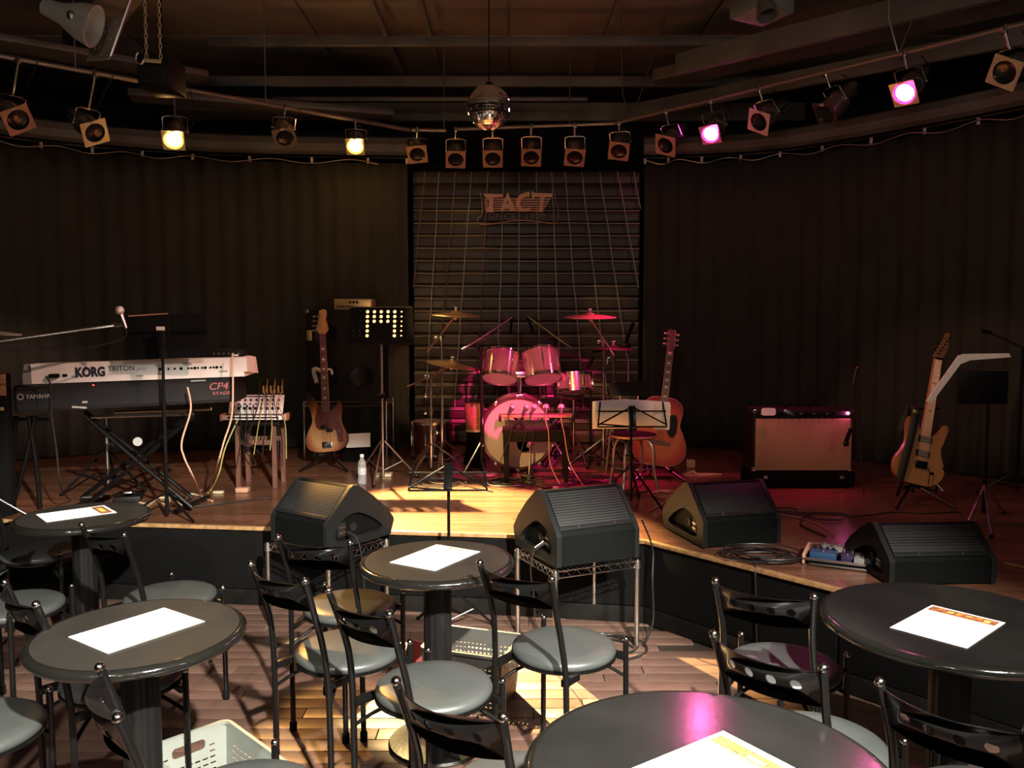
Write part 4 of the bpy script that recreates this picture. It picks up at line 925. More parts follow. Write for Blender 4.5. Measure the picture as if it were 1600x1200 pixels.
# drummer's chair
p = Vector((at(983, 640, 6.5).x, 6.5, SH)); t = thing('padded_chair', 'chair with a rounded padded black back, rim lit magenta, behind the sheet music', 'chair', p)
zc = at(983, 607, 6.5).z; bo = rrect(-0.165, -0.055, 0.165, 0.055, 0.05, 6)
mb = MB().prism(bo, 0.035, T(Vector((0, 0, zc-SH))) @ RX(PI/2)); mb.xf(lambda q: Vector((q.x, q.y+0.25*q.x*q.x, q.z))); O('backrest', mb, 'black_paint', t)
O('seat', MB().lathe([(0, 0.42), (0.18, 0.42), (0.19, 0.435), (0.18, 0.465), (0, 0.47)], T(Vector((0, 0.20, 0))), 32), 'black_paint', t)
for s in (-1, 1):
    O('back_post', MB().tube([(s*0.07, 0.02, 0.43), (s*0.07, -0.01, zc-SH-0.03)], 0.010, 8), 'satin', t)
    for yy in (0.06, 0.34): O('leg', MB().tube([(s*0.12, 0.20+(yy-.2)*.7, 0.42), (s*0.17, yy, 0.0)], 0.010, 8), 'satin', t)

# bench with the folded stand and five microphones
B0 = Vector((at(838, 700, 6.02).x, 6.02, SH)); zb = at(838, 672, 6.0).z-SH
t = thing('piano_bench', 'black wooden bench in front of the bass drum', 'bench', B0)
O('bench_top', MB().box((0, 0.10, zb-0.012), (0.50, 0.26, 0.024), b=0.006), 'wood_dark', t)
O('apron', MB().box((0, -0.015, zb-0.055), (0.46, 0.018, 0.065), b=0.003).box((0, 0.215, zb-0.055), (0.46, 0.018, 0.065), b=0.003), 'wood_dark', t)
for sx in (-1, 1):
    for yy in (0.0, 0.20): O('leg', MB().prism([(-0.026, zb-0.024), (-0.015, 0), (0.015, 0), (0.026, zb-0.024)], 0.035, T(Vector((sx*0.220, yy+0.018, 0))) @ RX(PI/2)), 'wood_dark', t)
zt_ = at(838, 648, 6.1).z
t = thing('microphone_rack', 'low folding rack with a long board holding the microphones, on the black bench', 'rack', (B0.x, B0.y+0.1, SH+zb+0.001))
hh = zt_-SH-zb
O('board', MB().box((0, 0, hh-0.01), (0.55, 0.13, 0.022), b=0.008), 'wood_brown', t)
for x in (-0.13, 0.14):
    O('crossed_leg', MB().box((0, 0, 0), (0.022, 0.03, 0.13), T(Vector((x, 0.0, hh/2-0.008))) @ RY(0.75), b=0.004), 'black_steel', t); O('crossed_leg', MB().box((0, 0.032, 0), (0.022, 0.03, 0.13), T(Vector((x, 0.0, hh/2-0.008))) @ RY(-0.75), b=0.004), 'black_steel', t)
for s in (-1, 1): O('end_bracket', MB().box((s*0.268, 0, hh-0.025), (0.018, 0.14, 0.05), b=0.005), 'black_steel', t)
names = ['first from the left', 'second from the left', 'middle one', 'fourth from the left', 'rightmost']
for k, px in enumerate((801, 823, 835, 853, 877)):
    a = at(px, 636, 6.05); tail = Vector((a.x-(0.030 if k < 3 else 0.004), a.y-0.05, a.z-0.045)); z_ = zt_+0.004
    t = thing('microphone', 'pale ball-headed microphone on the rack board, %s of the five' % names[k], 'microphone', a, 0, 'microphones lying on the rack board')
    O('mic_grille', MB().ball(a, 0.025, seg=20), 'mic_grille', t, w=True); O('collar', MB().cyl(a.lerp(tail, .25), a.lerp(tail, .34), 0.019), 'satin', t, w=True); O('handle', MB().cyl(a.lerp(tail, .3), tail, 0.016, 0.011), 'satin', t, w=True)
    O('lead', MB().tube(spline([tail, tail+Vector((0, -0.03, -0.05)), (tail.x+.02, B0.y-.06, SH+zb-.02), (tail.x+.03*(k-2), B0.y-.08, SH+0.16), (tail.x+.05*(k-1), B0.y-.05-.03*k, SH+0.012)], 6), 0.0035, 5), 'cable_tan' if k in (3, 4) else 'cable', t, w=True)
O_ = at(826, 700, 6.30)
t = thing('microphone_stand', 'short stand with a microphone aimed into the bass drum port', 'mic stand', (O_.x, 6.22, SH), 0, 'boom microphone stands')
O('pole', MB().tube([(O_.x, 6.22, SH+.01), (O_.x+.01, 6.24, O_.z-.01), (O_.x+.005, 6.30, O_.z+.02)], 0.006, 8), 'satin', t, w=True); O('base', MB().lathe([(0, 0), (.06, 0), (.055, .015), (0, .02)], T(Vector((O_.x, 6.22, SH))), 20), 'black_steel', t, w=True)
mic_body(t, Vector((O_.x, 6.28, O_.z+.02)), Vector((O_.x+.01, 6.40, O_.z+.04)), 0.016, 'mic_grille')
O('mic_grille', MB().ball((O_.x+.012, 6.41, O_.z+.042), 0.022), 'mic_grille', t, w=True)

# ---- music stands
def desk_stand(label, base, z_desk, W_, H_, tilt, rz, m='black_paint', perf=False, sheets=None, hub=0.25, spread=0.26, z0=SH, leg_m='chrome', phase=0.3, wire=False, group='music stands'):
    x, y = base; t = thing('music_stand', label, 'music stand', (x, y, z0), rz, group); zl = z_desk-z0
    def tp(): 
        for k in range(3):
            a = phase+k*2*PI/3; d = Vector((math.cos(a), math.sin(a), 0)); top = Vector((0, 0, hub))+d*.015; foot = d*spread+Vector((0, 0, .01))
            l = O('leg', MB().tube([top, foot], 0.007, 8), leg_m, t); O('rubber_foot', MB().ball(foot, 0.012), 'black_matt', l); O('brace', MB().tube([(0, 0, hub*0.25), top.lerp(foot, .55)], 0.0045, 6), leg_m, l)
    tp()
    O('pole', MB().cyl((0, 0, 0.03), (0, 0, zl*0.55), 0.011).cyl((0, 0, zl*0.55), (0, 0.01, zl), 0.0085), leg_m, t); O('pole_clamp', MB().cyl((0, 0, zl*.55-.02), (0, 0, zl*.55+.015), 0.016).tube([(0, 0, zl*.55), (-.035, 0, zl*.55)], 0.006, 6), 'black_steel', t)
    mm = T(Vector((0, -0.02, zl))) @ RX(PI/2-tilt)                      # desk plane: x right, y up, z towards the camera
    if perf:
        holes = []; nx, nz = 9, 6
        for i in range(nx):
            for k_ in range(nz):
                if 3 <= i <= 5 and k_ < 3: continue
                holes.append(circle((i-(nx-1)/2)*0.050, (k_-(nz-1)/2)*0.036+0.01, 0.0125 if 2 <= i <= 6 else 0.007, 10))
        O('desk', MB().prism([(-W_/2, -H_/2), (W_/2, -H_/2), (W_/2-.012, H_/2-.01), (W_/2-.03, H_/2), (-W_/2+.03, H_/2), (-W_/2+.012, H_/2-.01)], 0.004, mm, holes=holes), m, t)
        O('ledge', MB().box((0, -H_/2, -0.03), (W_, 0.006, 0.06), mm, b=0.002), m, t); O('top_edge', MB().tube([mm @ Vector((-W_/2+.02, H_/2, 0)), mm @ Vector((W_/2-.02, H_/2, 0))], 0.005, 6), 'satin', t)
    if wire:
        bars = [[(-W_/2, -H_/2, 0), (W_/2, -H_/2, 0)], [(-W_/2, -H_/2+.10, 0), (W_/2, -H_/2+.10, 0)], [(0, -H_/2, 0), (-W_/2, -H_/2+.02, 0)], [(0, H_/2*.7, .01), (-W_/2, -H_/2+.01, .01)], [(0, H_/2*.7, .01), (W_/2, -H_/2+.01, .01)], [(-W_/2, -H_/2, 0), (-W_/2+.02, -H_/2+.16, 0)], [(W_/2, -H_/2, 0), (W_/2-.02, -H_/2+.16, 0)]]
        for b_ in bars: O('desk_bar', MB().tube([mm @ Vector(p) for p in b_], 0.0055, 6), m, t)
        O('desk_hub', MB().box((0, -.01, .012), (0.045, H_*.9, 0.022), mm, b=0.005), m, t)
    return t, mm
desk_stand('tall music stand with a round-holed black desk, left of the drum kit', (at(597, 600, 6.1).x, 6.1), at(597, 508, 6.1).z, 0.49, 0.27, math.radians(12), 0.0, perf=True, leg_m='satin', hub=0.30, spread=0.27, phase=-PI/2-0.1)
desk_stand('low empty folding music stand in front of the stage, seen against the lit boards', (at(701, 800, 4.25).x, 4.25), at(701, 742, 4.25).z, 0.40, 0.17, math.radians(38), 0.03, 'black_steel', wire=True, z0=0.0, leg_m='black_steel', hub=0.22, spread=0.24)
t, mm = desk_stand('folding black music stand holding cream sheet music, right of the drum kit', (at(986, 700, 5.25).x, 5.25), at(988, 648, 5.25).z, 0.44, 0.15, math.radians(14), 0.03, 'black_steel', wire=True, leg_m='black_steel', hub=0.25, spread=0.27, phase=-0.9)
q = XF[t] @ mm @ Vector((0, 0.0, -0.012))
s_ = thing('sheet_music', 'open cream coloured sheet music resting on the folding stand by the stool', 'sheet music', q, 0.03)
mb = MB(); n = 12; Wd = 0.498; Hd = 0.165
for i in range(n+1):
    u = i/n-0.5; zz = -0.02*math.sin(abs(u)*2*PI)-0.01; 
    for sgn in (-1, 1): mb.v.append(Vector((u*Wd, -zz*0.8+0.006, sgn*Hd/2+(0.018 if sgn > 0 else 0)*(1-abs(u)*2)+(0.006 if u < 0 else 0)*sgn)))
mb.f = [(2*i, 2*i+2, 2*i+3, 2*i+1) for i in range(n)]; o = O('left_right_pages', mb, 'paper', s_, angle=180); o.name = 'pages'; md = o.modifiers.new('t', 'SOLIDIFY'); md.thickness = 0.002
O('loose_page', MB().box((0.20, 0.012, -0.004), (0.10, 0.001, 0.165), RY(0.04)), 'paper', s_)
# printed sheets on the perforated stand, seen through its holes
q = at(597, 508, 6.1); q = Vector((q.x+.0, 6.135, q.z+.0)); mm_ = T(Vector((0, 0, 0))) @ RX(PI/2-math.radians(12))
pt = thing('sheet_music', 'pale sheet seen only through the holes of the perforated music stand', 'sheet music', q); O('pages', MB().box((0, .01, -.012), (.30, .23, .002), mm_), 'paper_lit', pt)
# right-hand stand with white desk edge
X = at(1541, 700, 4.9).x; t = thing('music_stand', 'black music stand at the right edge holding a bent white sheet', 'music stand', (X, 4.9, SH), 0, 'music stands')
zt = at(1541, 612, 4.9).z-SH
O('pole', MB().cyl((0, 0, .03), (0, 0, zt*.5), .012).cyl((0, 0, zt*.5), (0, 0, zt), .009), 'black_steel', t)
O('desk', MB().box((0.0, 0.06, zt+0.02), (0.30, 0.008, 0.20), b=0.003), 'black_paint', t)
for k, (px, py) in enumerate(((1508, 826), (1549, 838), (1568, 800))):
    f = PZ(px, py, SH+.01)-Vector((X, 4.9, SH)); l = O('leg', MB().tube([(0, 0, .20), tuple(f)], .008, 6), 'satin', t); O('rubber_foot', MB().ball(tuple(f), .013), 'black_matt', l)
Yw = 4.75; o1 = [(1447, 627), (1497, 556), (1505, 553), (1576, 552), (1579, 558), (1515, 563), (1500, 569), (1456, 628)]
q = [at(x, y, Yw) for x, y in o1]; mb = MB().prism([(p.x, p.z) for p in q], 0.012, T(Vector((0, Yw+0.006, 0))) @ RX(PI/2))
one('bent_sheet', mb, 'paper', 'white bent sheet of card edge-on on the right-hand music stand', 'sheet', origin=at(1500, 560, Yw))
X2 = at(1592, 700, 5.6).x; t = thing('microphone_stand', 'dark boom microphone stand at the right edge of the stage, barely lit', 'mic stand', (X2, 5.6, SH), 0, 'boom microphone stands')
O('pole', MB().cyl((X2, 5.6, SH+.02), (X2, 5.6, at(1592, 545, 5.6).z), .01), 'black_steel', t, w=True); tripod(t, X2, 5.6, SH, .16, .26, 'black_steel', 1.0, .007)
a, b = at(1600, 545, 5.5), at(1548, 520, 5.3); O('boom_arm', MB().tube([a, b], .007, 6), 'satin', t, w=True); mic_body(t, b, at(1535, 517, 5.3), .014)

# bottle
q = PZ(566, 757, SH); t = thing('water_bottle', 'clear plastic water bottle standing on the stage below the perforated music stand', 'bottle', q)
pr = [(0, .004), (.024, 0), (.031, .008), (.031, .055), (.0295, .06), (.031, .065), (.031, .14), (.028, .165), (.014, .188), (.0125, .205), (0, .205)]
O('bottle_body', MB().lathe(pr, None, 28), 'bottle', t); O('label_band', MB().lathe([(.0313, .075), (.0318, .075), (.0318, .125), (.0313, .125)], None, 28), 'label_blue', t); O('cap', MB().lathe([(0, .203), (.0145, .203), (.0145, .222), (0, .222)], None, 20), 'white_plastic', t)
q = PZ(580, 748, SH); one('floor_box', MB().box(q+Vector((.08, .12, .012)), (.12, .10, .022), b=.004), 'cream', 'flat pale box on the stage behind the water bottle', 'box')
q = PZ(868, 769, SH); one('wooden_block', MB().box(q+Vector((0, .02, .018)), (.036, .036, .034), b=.004), 'cream', 'small cream block on the stage behind the central monitor', 'block')

# stool
q = Vector((at(990, 700, 5.75).x, 5.75, SH)); zs = at(990, 677, 5.75).z-SH
t = thing('round_stool', 'round-topped stool with pale curved metal legs behind the sheet music', 'stool', q)
O('seat', MB().lathe([(0, zs-.030), (.150, zs-.030), (.162, zs-.022), (.162, zs-.008), (.150, zs), (0, zs+.002)], None, 40), 'wood_dark', t); O('seat_ring', MB().lathe([(.161, zs-.024), (.166, zs-.022), (.166, zs-.010), (.161, zs-.008)], None, 40), 'brass', t)
for k in range(4):
    a = PI/4+k*PI/2+.25; d = Vector((math.cos(a), math.sin(a), 0)); O('leg', MB().tube(spline([d*.10+Vector((0, 0, zs-.03)), d*.145+Vector((0, 0, zs*.75)), d*.155+Vector((0, 0, zs*.4)), d*.185+Vector((0, 0, .005))], 5), .011, 8), 'satin', t)
O('foot_ring', MB().tube([(0.150*math.cos(2*PI*i/28), 0.150*math.sin(2*PI*i/28), zs*.42) for i in range(28)], .006, 6, closed=True), 'satin', t)

# ---- guitars: local frame x right, z up along the neck, y depth (front at -y)
def guitar(name, label, base, top, y0, y1, body, thick, bm_, neck_w, fret_m, head, head_m, scale_len, parts):
    """base / top: points of the string axis at the body's lower edge and the head's tip"""
    b = at(*base, y0); tp_ = at(*top, y1); ax = (tp_-b); L_ = ax.length; ax = ax.normalized()
    fwd = Vector((0, -1, 0)); x = Vector((ax.z, 0, -ax.x)).normalized(); f = ax.cross(x)     # f: away from the viewer
    m = Matrix((x, f, ax)).transposed().to_4x4()
    t = thing(name, label, 'guitar', b); XF[t] = T(b) @ m; t.rotation_euler = m.to_euler()
    return t, L_
def gp(outline, th, y_front): 
    """prism in the x-z plane of the guitar, front face at y_front"""
    return MB().prism(outline, th, T(Vector((0, y_front+th, 0))) @ RX(PI/2))
def neck(t, z0, z1, w0, w1, fm, nm, frets, y=-.004, inlay='paper', nin=(3, 5, 7, 9, 12)):
    O('neck', MB().prism([(-w0/2, z0), (w0/2, z0), (w1/2, z1), (-w1/2, z1)], .018, T(Vector((0, y+.020, 0))) @ RX(PI/2)), nm, t)
    fb = O('fingerboard', MB().prism([(-w0/2, z0), (w0/2, z0), (w1/2, z1), (-w1/2, z1)], .005, T(Vector((0, y+.002, 0))) @ RX(PI/2)), fm, t)
    S_ = (z1-z0)/(1-2**(-frets/12)); zz = [z1]
    for k in range(1, frets+1):
        z = z1-S_*(1-2**(-k/12)); zz.append(z)
        if z < z0: break
        w_ = w0+(w1-w0)*(z-z0)/(z1-z0); O('fret', MB().box((0, y-.0035, z), (w_, .002, .0022)), 'satin', fb)
    for k in nin:
        if k < len(zz): z = (zz[k]+zz[k-1])/2; O('inlay', MB().box((0, y-.0032, z), (w1*.55, .001, max(.006, (zz[k-1]-zz[k])*.45)), b=.0004), inlay, fb)
def strings(t, n, z0, z1, w0, w1, y):
    for i in range(n):
        u = i/(n-1)-.5; O('string', MB().tube([(u*w0, y, z0), (u*w1, y, z1)], .0009, 4), 'satin', t)

# acoustic guitar
t, L_ = guitar('acoustic_guitar', 'acoustic guitar with a red edge and dark scratch plate behind the stool', (1026, 727), (1051, 513), 6.15, 6.38, None, 0, None, 0, None, None, None, 0, None)
k = L_/1.04
ob = [(p.x*k, p.y*k) for p in spline([(0, 0, 0), (.12, .012, 0), (.190, .075, 0), (.200, .16, 0), (.165, .25, 0), (.137, .31, 0), (.146, .39, 0), (.140, .455, 0), (.09, .50, 0), (.03, .508, 0), (-.03, .508, 0), (-.09, .50, 0), (-.140, .455, 0), (-.146, .39, 0), (-.137, .31, 0), (-.165, .25, 0), (-.200, .16, 0), (-.190, .075, 0), (-.12, .012, 0)], 5, True)]
M['burst_acoustic'] = sunburst('burst_acoustic', (0.55, 0.17, 0.05), (0.42, 0.06, 0.03), (0.22, 0.02, 0.015), (0, .23), .25, 1.0, .88)
O('body_sides', gp([(a*.985, .004+b*.985) for a, b in ob], .10, .002), 'cherry', t); hole = circle(0, .345*k, .050*k, 28)
O('soundboard', MB().prism(ob, .004, T(Vector((0, .002, 0))) @ RX(PI/2), holes=[hole]), 'burst_acoustic', t)
O('binding', MB().tube([(a, .001, b) for a, b in ob], .003, 5, closed=True), 'cream', t); O('rosette', MB().prism(circle(0, .345*k, .058*k, 28), .001, T(Vector((0, -.0015, 0))) @ RX(PI/2), holes=[hole]), 'cream', t)
O('scratch_plate', gp([(p.x*k, p.y*k) for p in spline([(.048, .33, 0), (.060, .38, 0), (.10, .385, 0), (.118, .33, 0), (.115, .25, 0), (.085, .215, 0), (.05, .25, 0)], 4, True)], .001, -.0035), 'black_paint', t)
O('bridge', gp([(-.085*k, .155*k), (.085*k, .155*k), (.085*k, .175*k), (.04*k, .185*k), (-.04*k, .185*k), (-.085*k, .175*k)], .008, -.010), 'rosewood', t)
neck(t, .385*k, .865*k, .056*k, .044*k, 'rosewood', 'cherry', 19, y=-.006, nin=(1, 3, 5, 7, 9, 12, 15))
O('neck_binding', MB().tube([(-.027*k, -.010, .385*k), (-.0215*k, -.010, .865*k)], .0016, 4).tube([(.027*k, -.010, .385*k), (.0215*k, -.010, .865*k)], .0016, 4), 'cream', t)
O('headstock', MB().prism([(-.022*k, .865*k), (.022*k, .865*k), (.036*k, .90*k), (.032*k, 1.02*k), (.012*k, 1.035*k), (0, 1.02*k), (-.012*k, 1.035*k), (-.032*k, 1.02*k), (-.036*k, .90*k)], .014, T(Vector((0, .012, 0))) @ RX(PI/2)), 'rosewood', t)
for s in (-1, 1):
    for i in range(3): z = (.915+.04*i)*k; O('tuner', MB().cyl((s*.026*k, -.012, z), (s*.026*k, .0, z), .005).tube([(s*.034*k, .008, z), (s*.048*k, .008, z)], .003, 6).ball((s*.052*k, .008, z), .008), 'cream', t)
strings(t, 6, .17*k, .865*k, .052*k, .034*k, -.013)

# bass guitar
t, L_ = guitar('bass_guitar', 'sunburst bass guitar with a tortoiseshell plate, on a stand at the left', (512, 706), (502, 483), 6.60, 6.80, None, 0, None, 0, None, None, None, 0, None)
k = L_/1.16
ob = [(p.x*k, p.y*k) for p in spline([(0.0, 0, 0), (.09, .008, 0), (.155, .055, 0), (.165, .12, 0), (.135, .19, 0), (.118, .25, 0), (.128, .33, 0), (.125, .39, 0), (.105, .405, 0), (.085, .365, 0), (.045, .335, 0), (-.035, .335, 0), (-.055, .36, 0), (-.085, .43, 0), (-.125, .485, 0), (-.148, .47, 0), (-.145, .40, 0), (-.118, .31, 0), (-.115, .24, 0), (-.150, .17, 0), (-.172, .10, 0), (-.150, .03, 0), (-.08, .002, 0)], 4, True)]
M['burst_bass'] = sunburst('burst_bass', (0.48, 0.24, 0.10), (0.22, 0.06, 0.02), (0.020, 0.010, 0.008), (-.01, .19), .225, 1.1, .80)
O('body', gp(ob, .042, 0), 'burst_bass', t)
O('pickguard', gp([(p.x*k, p.y*k) for p in spline([(-.06, .37, 0), (.035, .335, 0), (.09, .37, 0), (.112, .36, 0), (.108, .25, 0), (.14, .14, 0), (.12, .075, 0), (.085, .08, 0), (.07, .17, 0), (-.02, .175, 0), (-.075, .19, 0), (-.09, .26, 0), (-.075, .33, 0)], 4, True)], .002, -.003), 'pickguard', t)
O('bridge', MB().box((0, -.008, .055*k), (.08, .014, .05), b=.003), 'chrome', t)
O('pickup', MB().box((-.020, -.006, .200*k), (.055, .012, .028), b=.003), 'black_paint', t); O('pickup', MB().box((.024, -.006, .170*k), (.055, .012, .028), b=.003), 'black_paint', t)
for px_, pz_ in ((.105, .165), (.118, .12), (.125, .085)): O('knob', MB().cyl((px_*k, 0, pz_*k), (px_*k, -.018, pz_*k), .010), 'chrome', t)
neck(t, .325*k, .955*k, .062*k, .042*k, 'rosewood', 'maple', 20, y=-.006, nin=(3, 5, 7, 9, 12, 15))
O('headstock', MB().prism([(-.021*k, .955*k), (.021*k, .955*k), (.050*k, .99*k), (.045*k, 1.02*k), (.030*k, 1.08*k), (.042*k, 1.12*k), (.038*k, 1.15*k), (.012*k, 1.16*k), (-.02*k, 1.145*k), (-.032*k, 1.05*k), (-.050*k, .995*k)], .016, T(Vector((0, .016, 0))) @ RX(PI/2)), 'maple', t)
for i in range(4): z = (.99+.038*i)*k; x_ = (-.042+.004*i)*k; O('tuner', MB().cyl((x_+.018, -.010, z), (x_+.018, 0, z), .008).tube([(x_, .01, z), (x_-.028, .01, z)], .004, 6).ball((x_-.035, .01, z), .013, sz=.6), 'satin', t)
strings(t, 4, .06*k, .955*k, .056*k, .032*k, -.014)
BG = t
p = at(508, 600, 6.72)
for s, lab in ((-1, 'white cloth strip'),): pass
t = thing('cloth', 'pale cloth tied round the stand behind the bass guitar neck', 'cloth', at(503, 578, 6.86))
for s in (-1, 1):
    q0, q1, q2 = at(503, 580, 6.86), at(503+s*13, 577, 6.86), at(503+s*(16 if s > 0 else 8), 585 if s > 0 else 598, 6.84)
    O('strip', MB().tube(spline([q0, q1, q2], 5), .016 if s < 0 else .010, 8), 'white_plastic', t, w=True)

# electric guitar
t, L_ = guitar('electric_guitar', 'natural wood electric guitar with maple neck and black strap, at the right', (1433, 757), (1473, 517), 5.25, 5.42, None, 0, None, 0, None, None, None, 0, None)
k = L_/0.985
ob = [(p.x*k, p.y*k) for p in spline([(0, 0, 0), (.08, .006, 0), (.140, .05, 0), (.155, .11, 0), (.130, .18, 0), (.112, .24, 0), (.125, .30, 0), (.138, .375, 0), (.120, .40, 0), (.098, .36, 0), (.062, .318, 0), (.034, .312, 0), (-.034, .34, 0), (-.060, .385, 0), (-.095, .415, 0), (-.118, .40, 0), (-.120, .34, 0), (-.108, .26, 0), (-.125, .20, 0), (-.160, .13, 0), (-.150, .05, 0), (-.09, .008, 0)], 4, True)]
O('body', gp(ob, .044, 0), 'natural', t)
for z in (.285, .195): O('pickup', MB().box((0, -.006, z*k), (.086, .014, .040), b=.004), 'black_paint', t); 
for z in (.285, .195): O('pickup_coil', MB().box((0, -.013, z*k+.009), (.068, .006, .014), b=.002).box((0, -.013, z*k-.009), (.068, .006, .014), b=.002), 'grey_plastic', t)
O('tremolo', MB().box((0, -.010, .125*k), (.075, .018, .048), b=.004), 'black_steel', t); O('tremolo_arm', MB().tube(spline([(.03, -.018, .12*k), (.05, -.03, .09*k), (.055, -.03, .01*k)], 5), .003, 6), 'black_steel', t)
O('switch', MB().box((.072*k, -.003, .185*k), (.032, .006, .012), RY(.5), b=.002), 'black_paint', t); O('knob', MB().cyl((.075*k, 0, .085*k), (.075*k, -.016, .085*k), .010), 'black_steel', t)
neck(t, .305*k, .80*k, .058*k, .044*k, 'maple', 'maple', 22, y=-.006, inlay='black_paint')
O('locking_nut', MB().box((0, -.010, .803*k), (.046, .014, .014), b=.002), 'black_steel', t)
O('headstock', MB().prism([(-.022*k, .80*k), (.022*k, .80*k), (.040*k, .835*k), (.052*k, .88*k), (.050*k, .95*k), (.046*k, .985*k), (.024*k, .975*k), (.012*k, .93*k), (-.012*k, .87*k), (-.034*k, .83*k)], .014, T(Vector((0, .014, 0))) @ RX(PI/2)), 'wood_brown', t)
for i in range(6): z = (.835+.022*i)*k; x_ = (-.022+.011*i)*k; O('tuner', MB().cyl((x_+.016, -.008, z), (x_+.016, 0, z), .0055).ball((x_-.012, .008, z), .008), 'black_steel', t)
strings(t, 6, .13*k, .80*k, .052*k, .036*k, -.014)
st = spline([(-.125, -.020, .005), (-.120, -.030, .10*k), (-.112, -.034, .22*k), (-.100, -.030, .36*k), (-.105, -.02, .46*k), (-.12, .02, .47*k), (-.13, .06, .30*k)], 6)
mb = MB()
for i, p in enumerate(st): mb.v += [p+Vector((-.026, 0, 0)), p+Vector((.026, 0, 0))]
mb.f = [(2*i, 2*i+1, 2*i+3, 2*i+2) for i in range(len(st)-1)]; o = O('strap', mb, 'strap', t, angle=180); md = o.modifiers.new('t', 'SOLIDIFY'); md.thickness = .003
O('strap_buckle', MB().box((-.104, -.028, .44*k), (.030, .006, .022), b=.003), 'brass', t); O('strap_peg', MB().cyl((.13*k, .02, .03*k), (.165*k, .0, -.005), .008), 'satin', t)

# guitar stands
def gstand(label, x, y, zc, neck_p, w_=0.13):
    t = thing('guitar_stand', label, 'guitar stand', (x, y, SH), 0, 'black tubular guitar stands')
    O('pole', MB().tube([(x, y+.10, SH+.30), (x, y+.13, zc), neck_p+Vector((0, .05, 0))], .009, 8), 'black_steel', t, w=True)
    for s in (-1, 1):
        O('leg', MB().tube([(x, y+.10, SH+.13), (x+s*.19, y-.10, SH+.01)], .009, 8), 'black_steel', t, w=True)
        O('cradle_arm', MB().tube([(x, y+.09, zc-.02), (x+s*w_*.8, y+.07, zc-.03), (x+s*w_*.8, y-.07, zc-.025), (x+s*w_*.8, y-.075, zc+.01)], .008, 8), 'black_steel', t, w=True)
        O('neck_fork', MB().tube([neck_p+Vector((0, .05, 0)), neck_p+Vector((s*.05, .04, 0)), neck_p+Vector((s*.05, -.03, .01))], .007, 6), 'black_steel', t, w=True)
    O('leg', MB().tube([(x, y+.10, SH+.30), (x, y+.30, SH+.01)], .009, 8), 'black_steel', t, w=True)
gstand('black stand holding the acoustic guitar', at(1026, 727, 6.15).x, 6.12, at(1026, 727, 6.15).z, at(1037, 590, 6.36), .12)
gstand('black stand holding the bass guitar', at(512, 706, 6.6).x, 6.55, at(512, 706, 6.6).z, at(506, 560, 6.80), .10)
gstand('black stand holding the electric guitar', at(1433, 757, 5.25).x, 5.22, at(1433, 757, 5.25).z, at(1452, 640, 5.42), .09)

# ---- amplifiers
def amp_box(name, label, cat, px0, px1, py0, py1, y, dep, rz=0):
    a = at(px0, py1, y); b = at(px1, py0, y); c = Vector(((a.x+b.x)/2, y, a.z)); return thing(name, label, cat, c, rz), (b.x-a.x), (b.z-a.z)
t, W_, H_ = amp_box('guitar_amplifier', 'combo guitar amplifier with a reddish woven grille cloth, right of the acoustic guitar', 'amplifier', 1176, 1335, 640, 737, 5.8, .26)
O('cabinet', MB().box((0, .14, H_/2), (W_, .26, H_), b=.012), 'tolex', t)
O('grille_cloth', MB().box((0, .002, H_/2-.028), (W_-.030, .016, H_-.075), b=.004), 'tweed', t)
cp = O('control_panel', MB().box((0, .012, H_-.028), (W_-.04, .02, .040), b=.003), 'black_paint', t)
for i in range(11): x = -W_/2+.10+i*.046; O('knob', MB().cyl((x, .002, H_-.028), (x, -.014, H_-.028), .009, .007), 'satin' if i % 2 else 'black_steel', cp)
for i in range(2): O('input_jack', MB().cyl((-W_/2+.05+i*.025, .002, H_-.028), (-W_/2+.05+i*.025, -.006, H_-.028), .006), 'chrome', cp)
O('pilot_light', MB().ball((W_/2-.045, -.002, H_-.026), .009), 'lens_pink', cp)
for sx in (-1, 1):
    for z in (.015, H_-.015): O('corner_cap', MB().box((sx*(W_/2-.012), .02, z), (.03, .03, .03), b=.006), 'chrome', t)
O('name_plate', MB().box((-W_/2+.11, -.008, H_-.085), (.085, .003, .022), RY(.35), b=.001), 'satin', t)
O('handle', MB().tube([(-.10, .13, H_), (-.08, .13, H_+.02), (.08, .13, H_+.02), (.10, .13, H_)], .008, 6), 'black_matt', t)
a = at(1192, 640, 5.74); one('paper_tag', MB().prism(rrect(a.x, a.z-.045, a.x+.10, a.z+.008, .015), .003, T(Vector((0, 5.775, 0))) @ RX(PI/2)), 'paper', 'rounded pale cloth tag hanging over the top left corner of the combo amplifier', 'tag')
b = at(1255, 766, 5.8)
t = thing('amp_case', 'low black case under the combo amplifier', 'case', (at(1255, 750, 5.8).x, 5.8, SH)); h_ = at(1255, 737, 5.8).z-SH-.004
O('case_body', MB().box((0, .14, h_/2+.006), (W_+.02, .30, h_-.012), b=.008), 'black_matt', t)
for sx in (-1, 1): O('latch', MB().box((sx*W_*.38, -.013, h_*.7), (.03, .008, .02), b=.002), 'satin', t); O('wheel', MB().cyl((sx*W_*.4, .02, .010), (sx*W_*.4, .05, .010), .010), 'black_matt', t)
q = at(1322, 690, 5.62); t = thing('microphone', 'dark microphone hanging in front of the combo amplifier grille', 'microphone', q)
O('mic_body', MB().cyl(q+Vector((.03, 0, .09)), q, .012, .015), 'black_matt', t, w=True); O('mic_head', MB().lathe([(0, -.03), (.016, -.03), (.019, -.01), (.015, 0), (0, 0)], T(q), 14), 'black_steel', t, w=True)
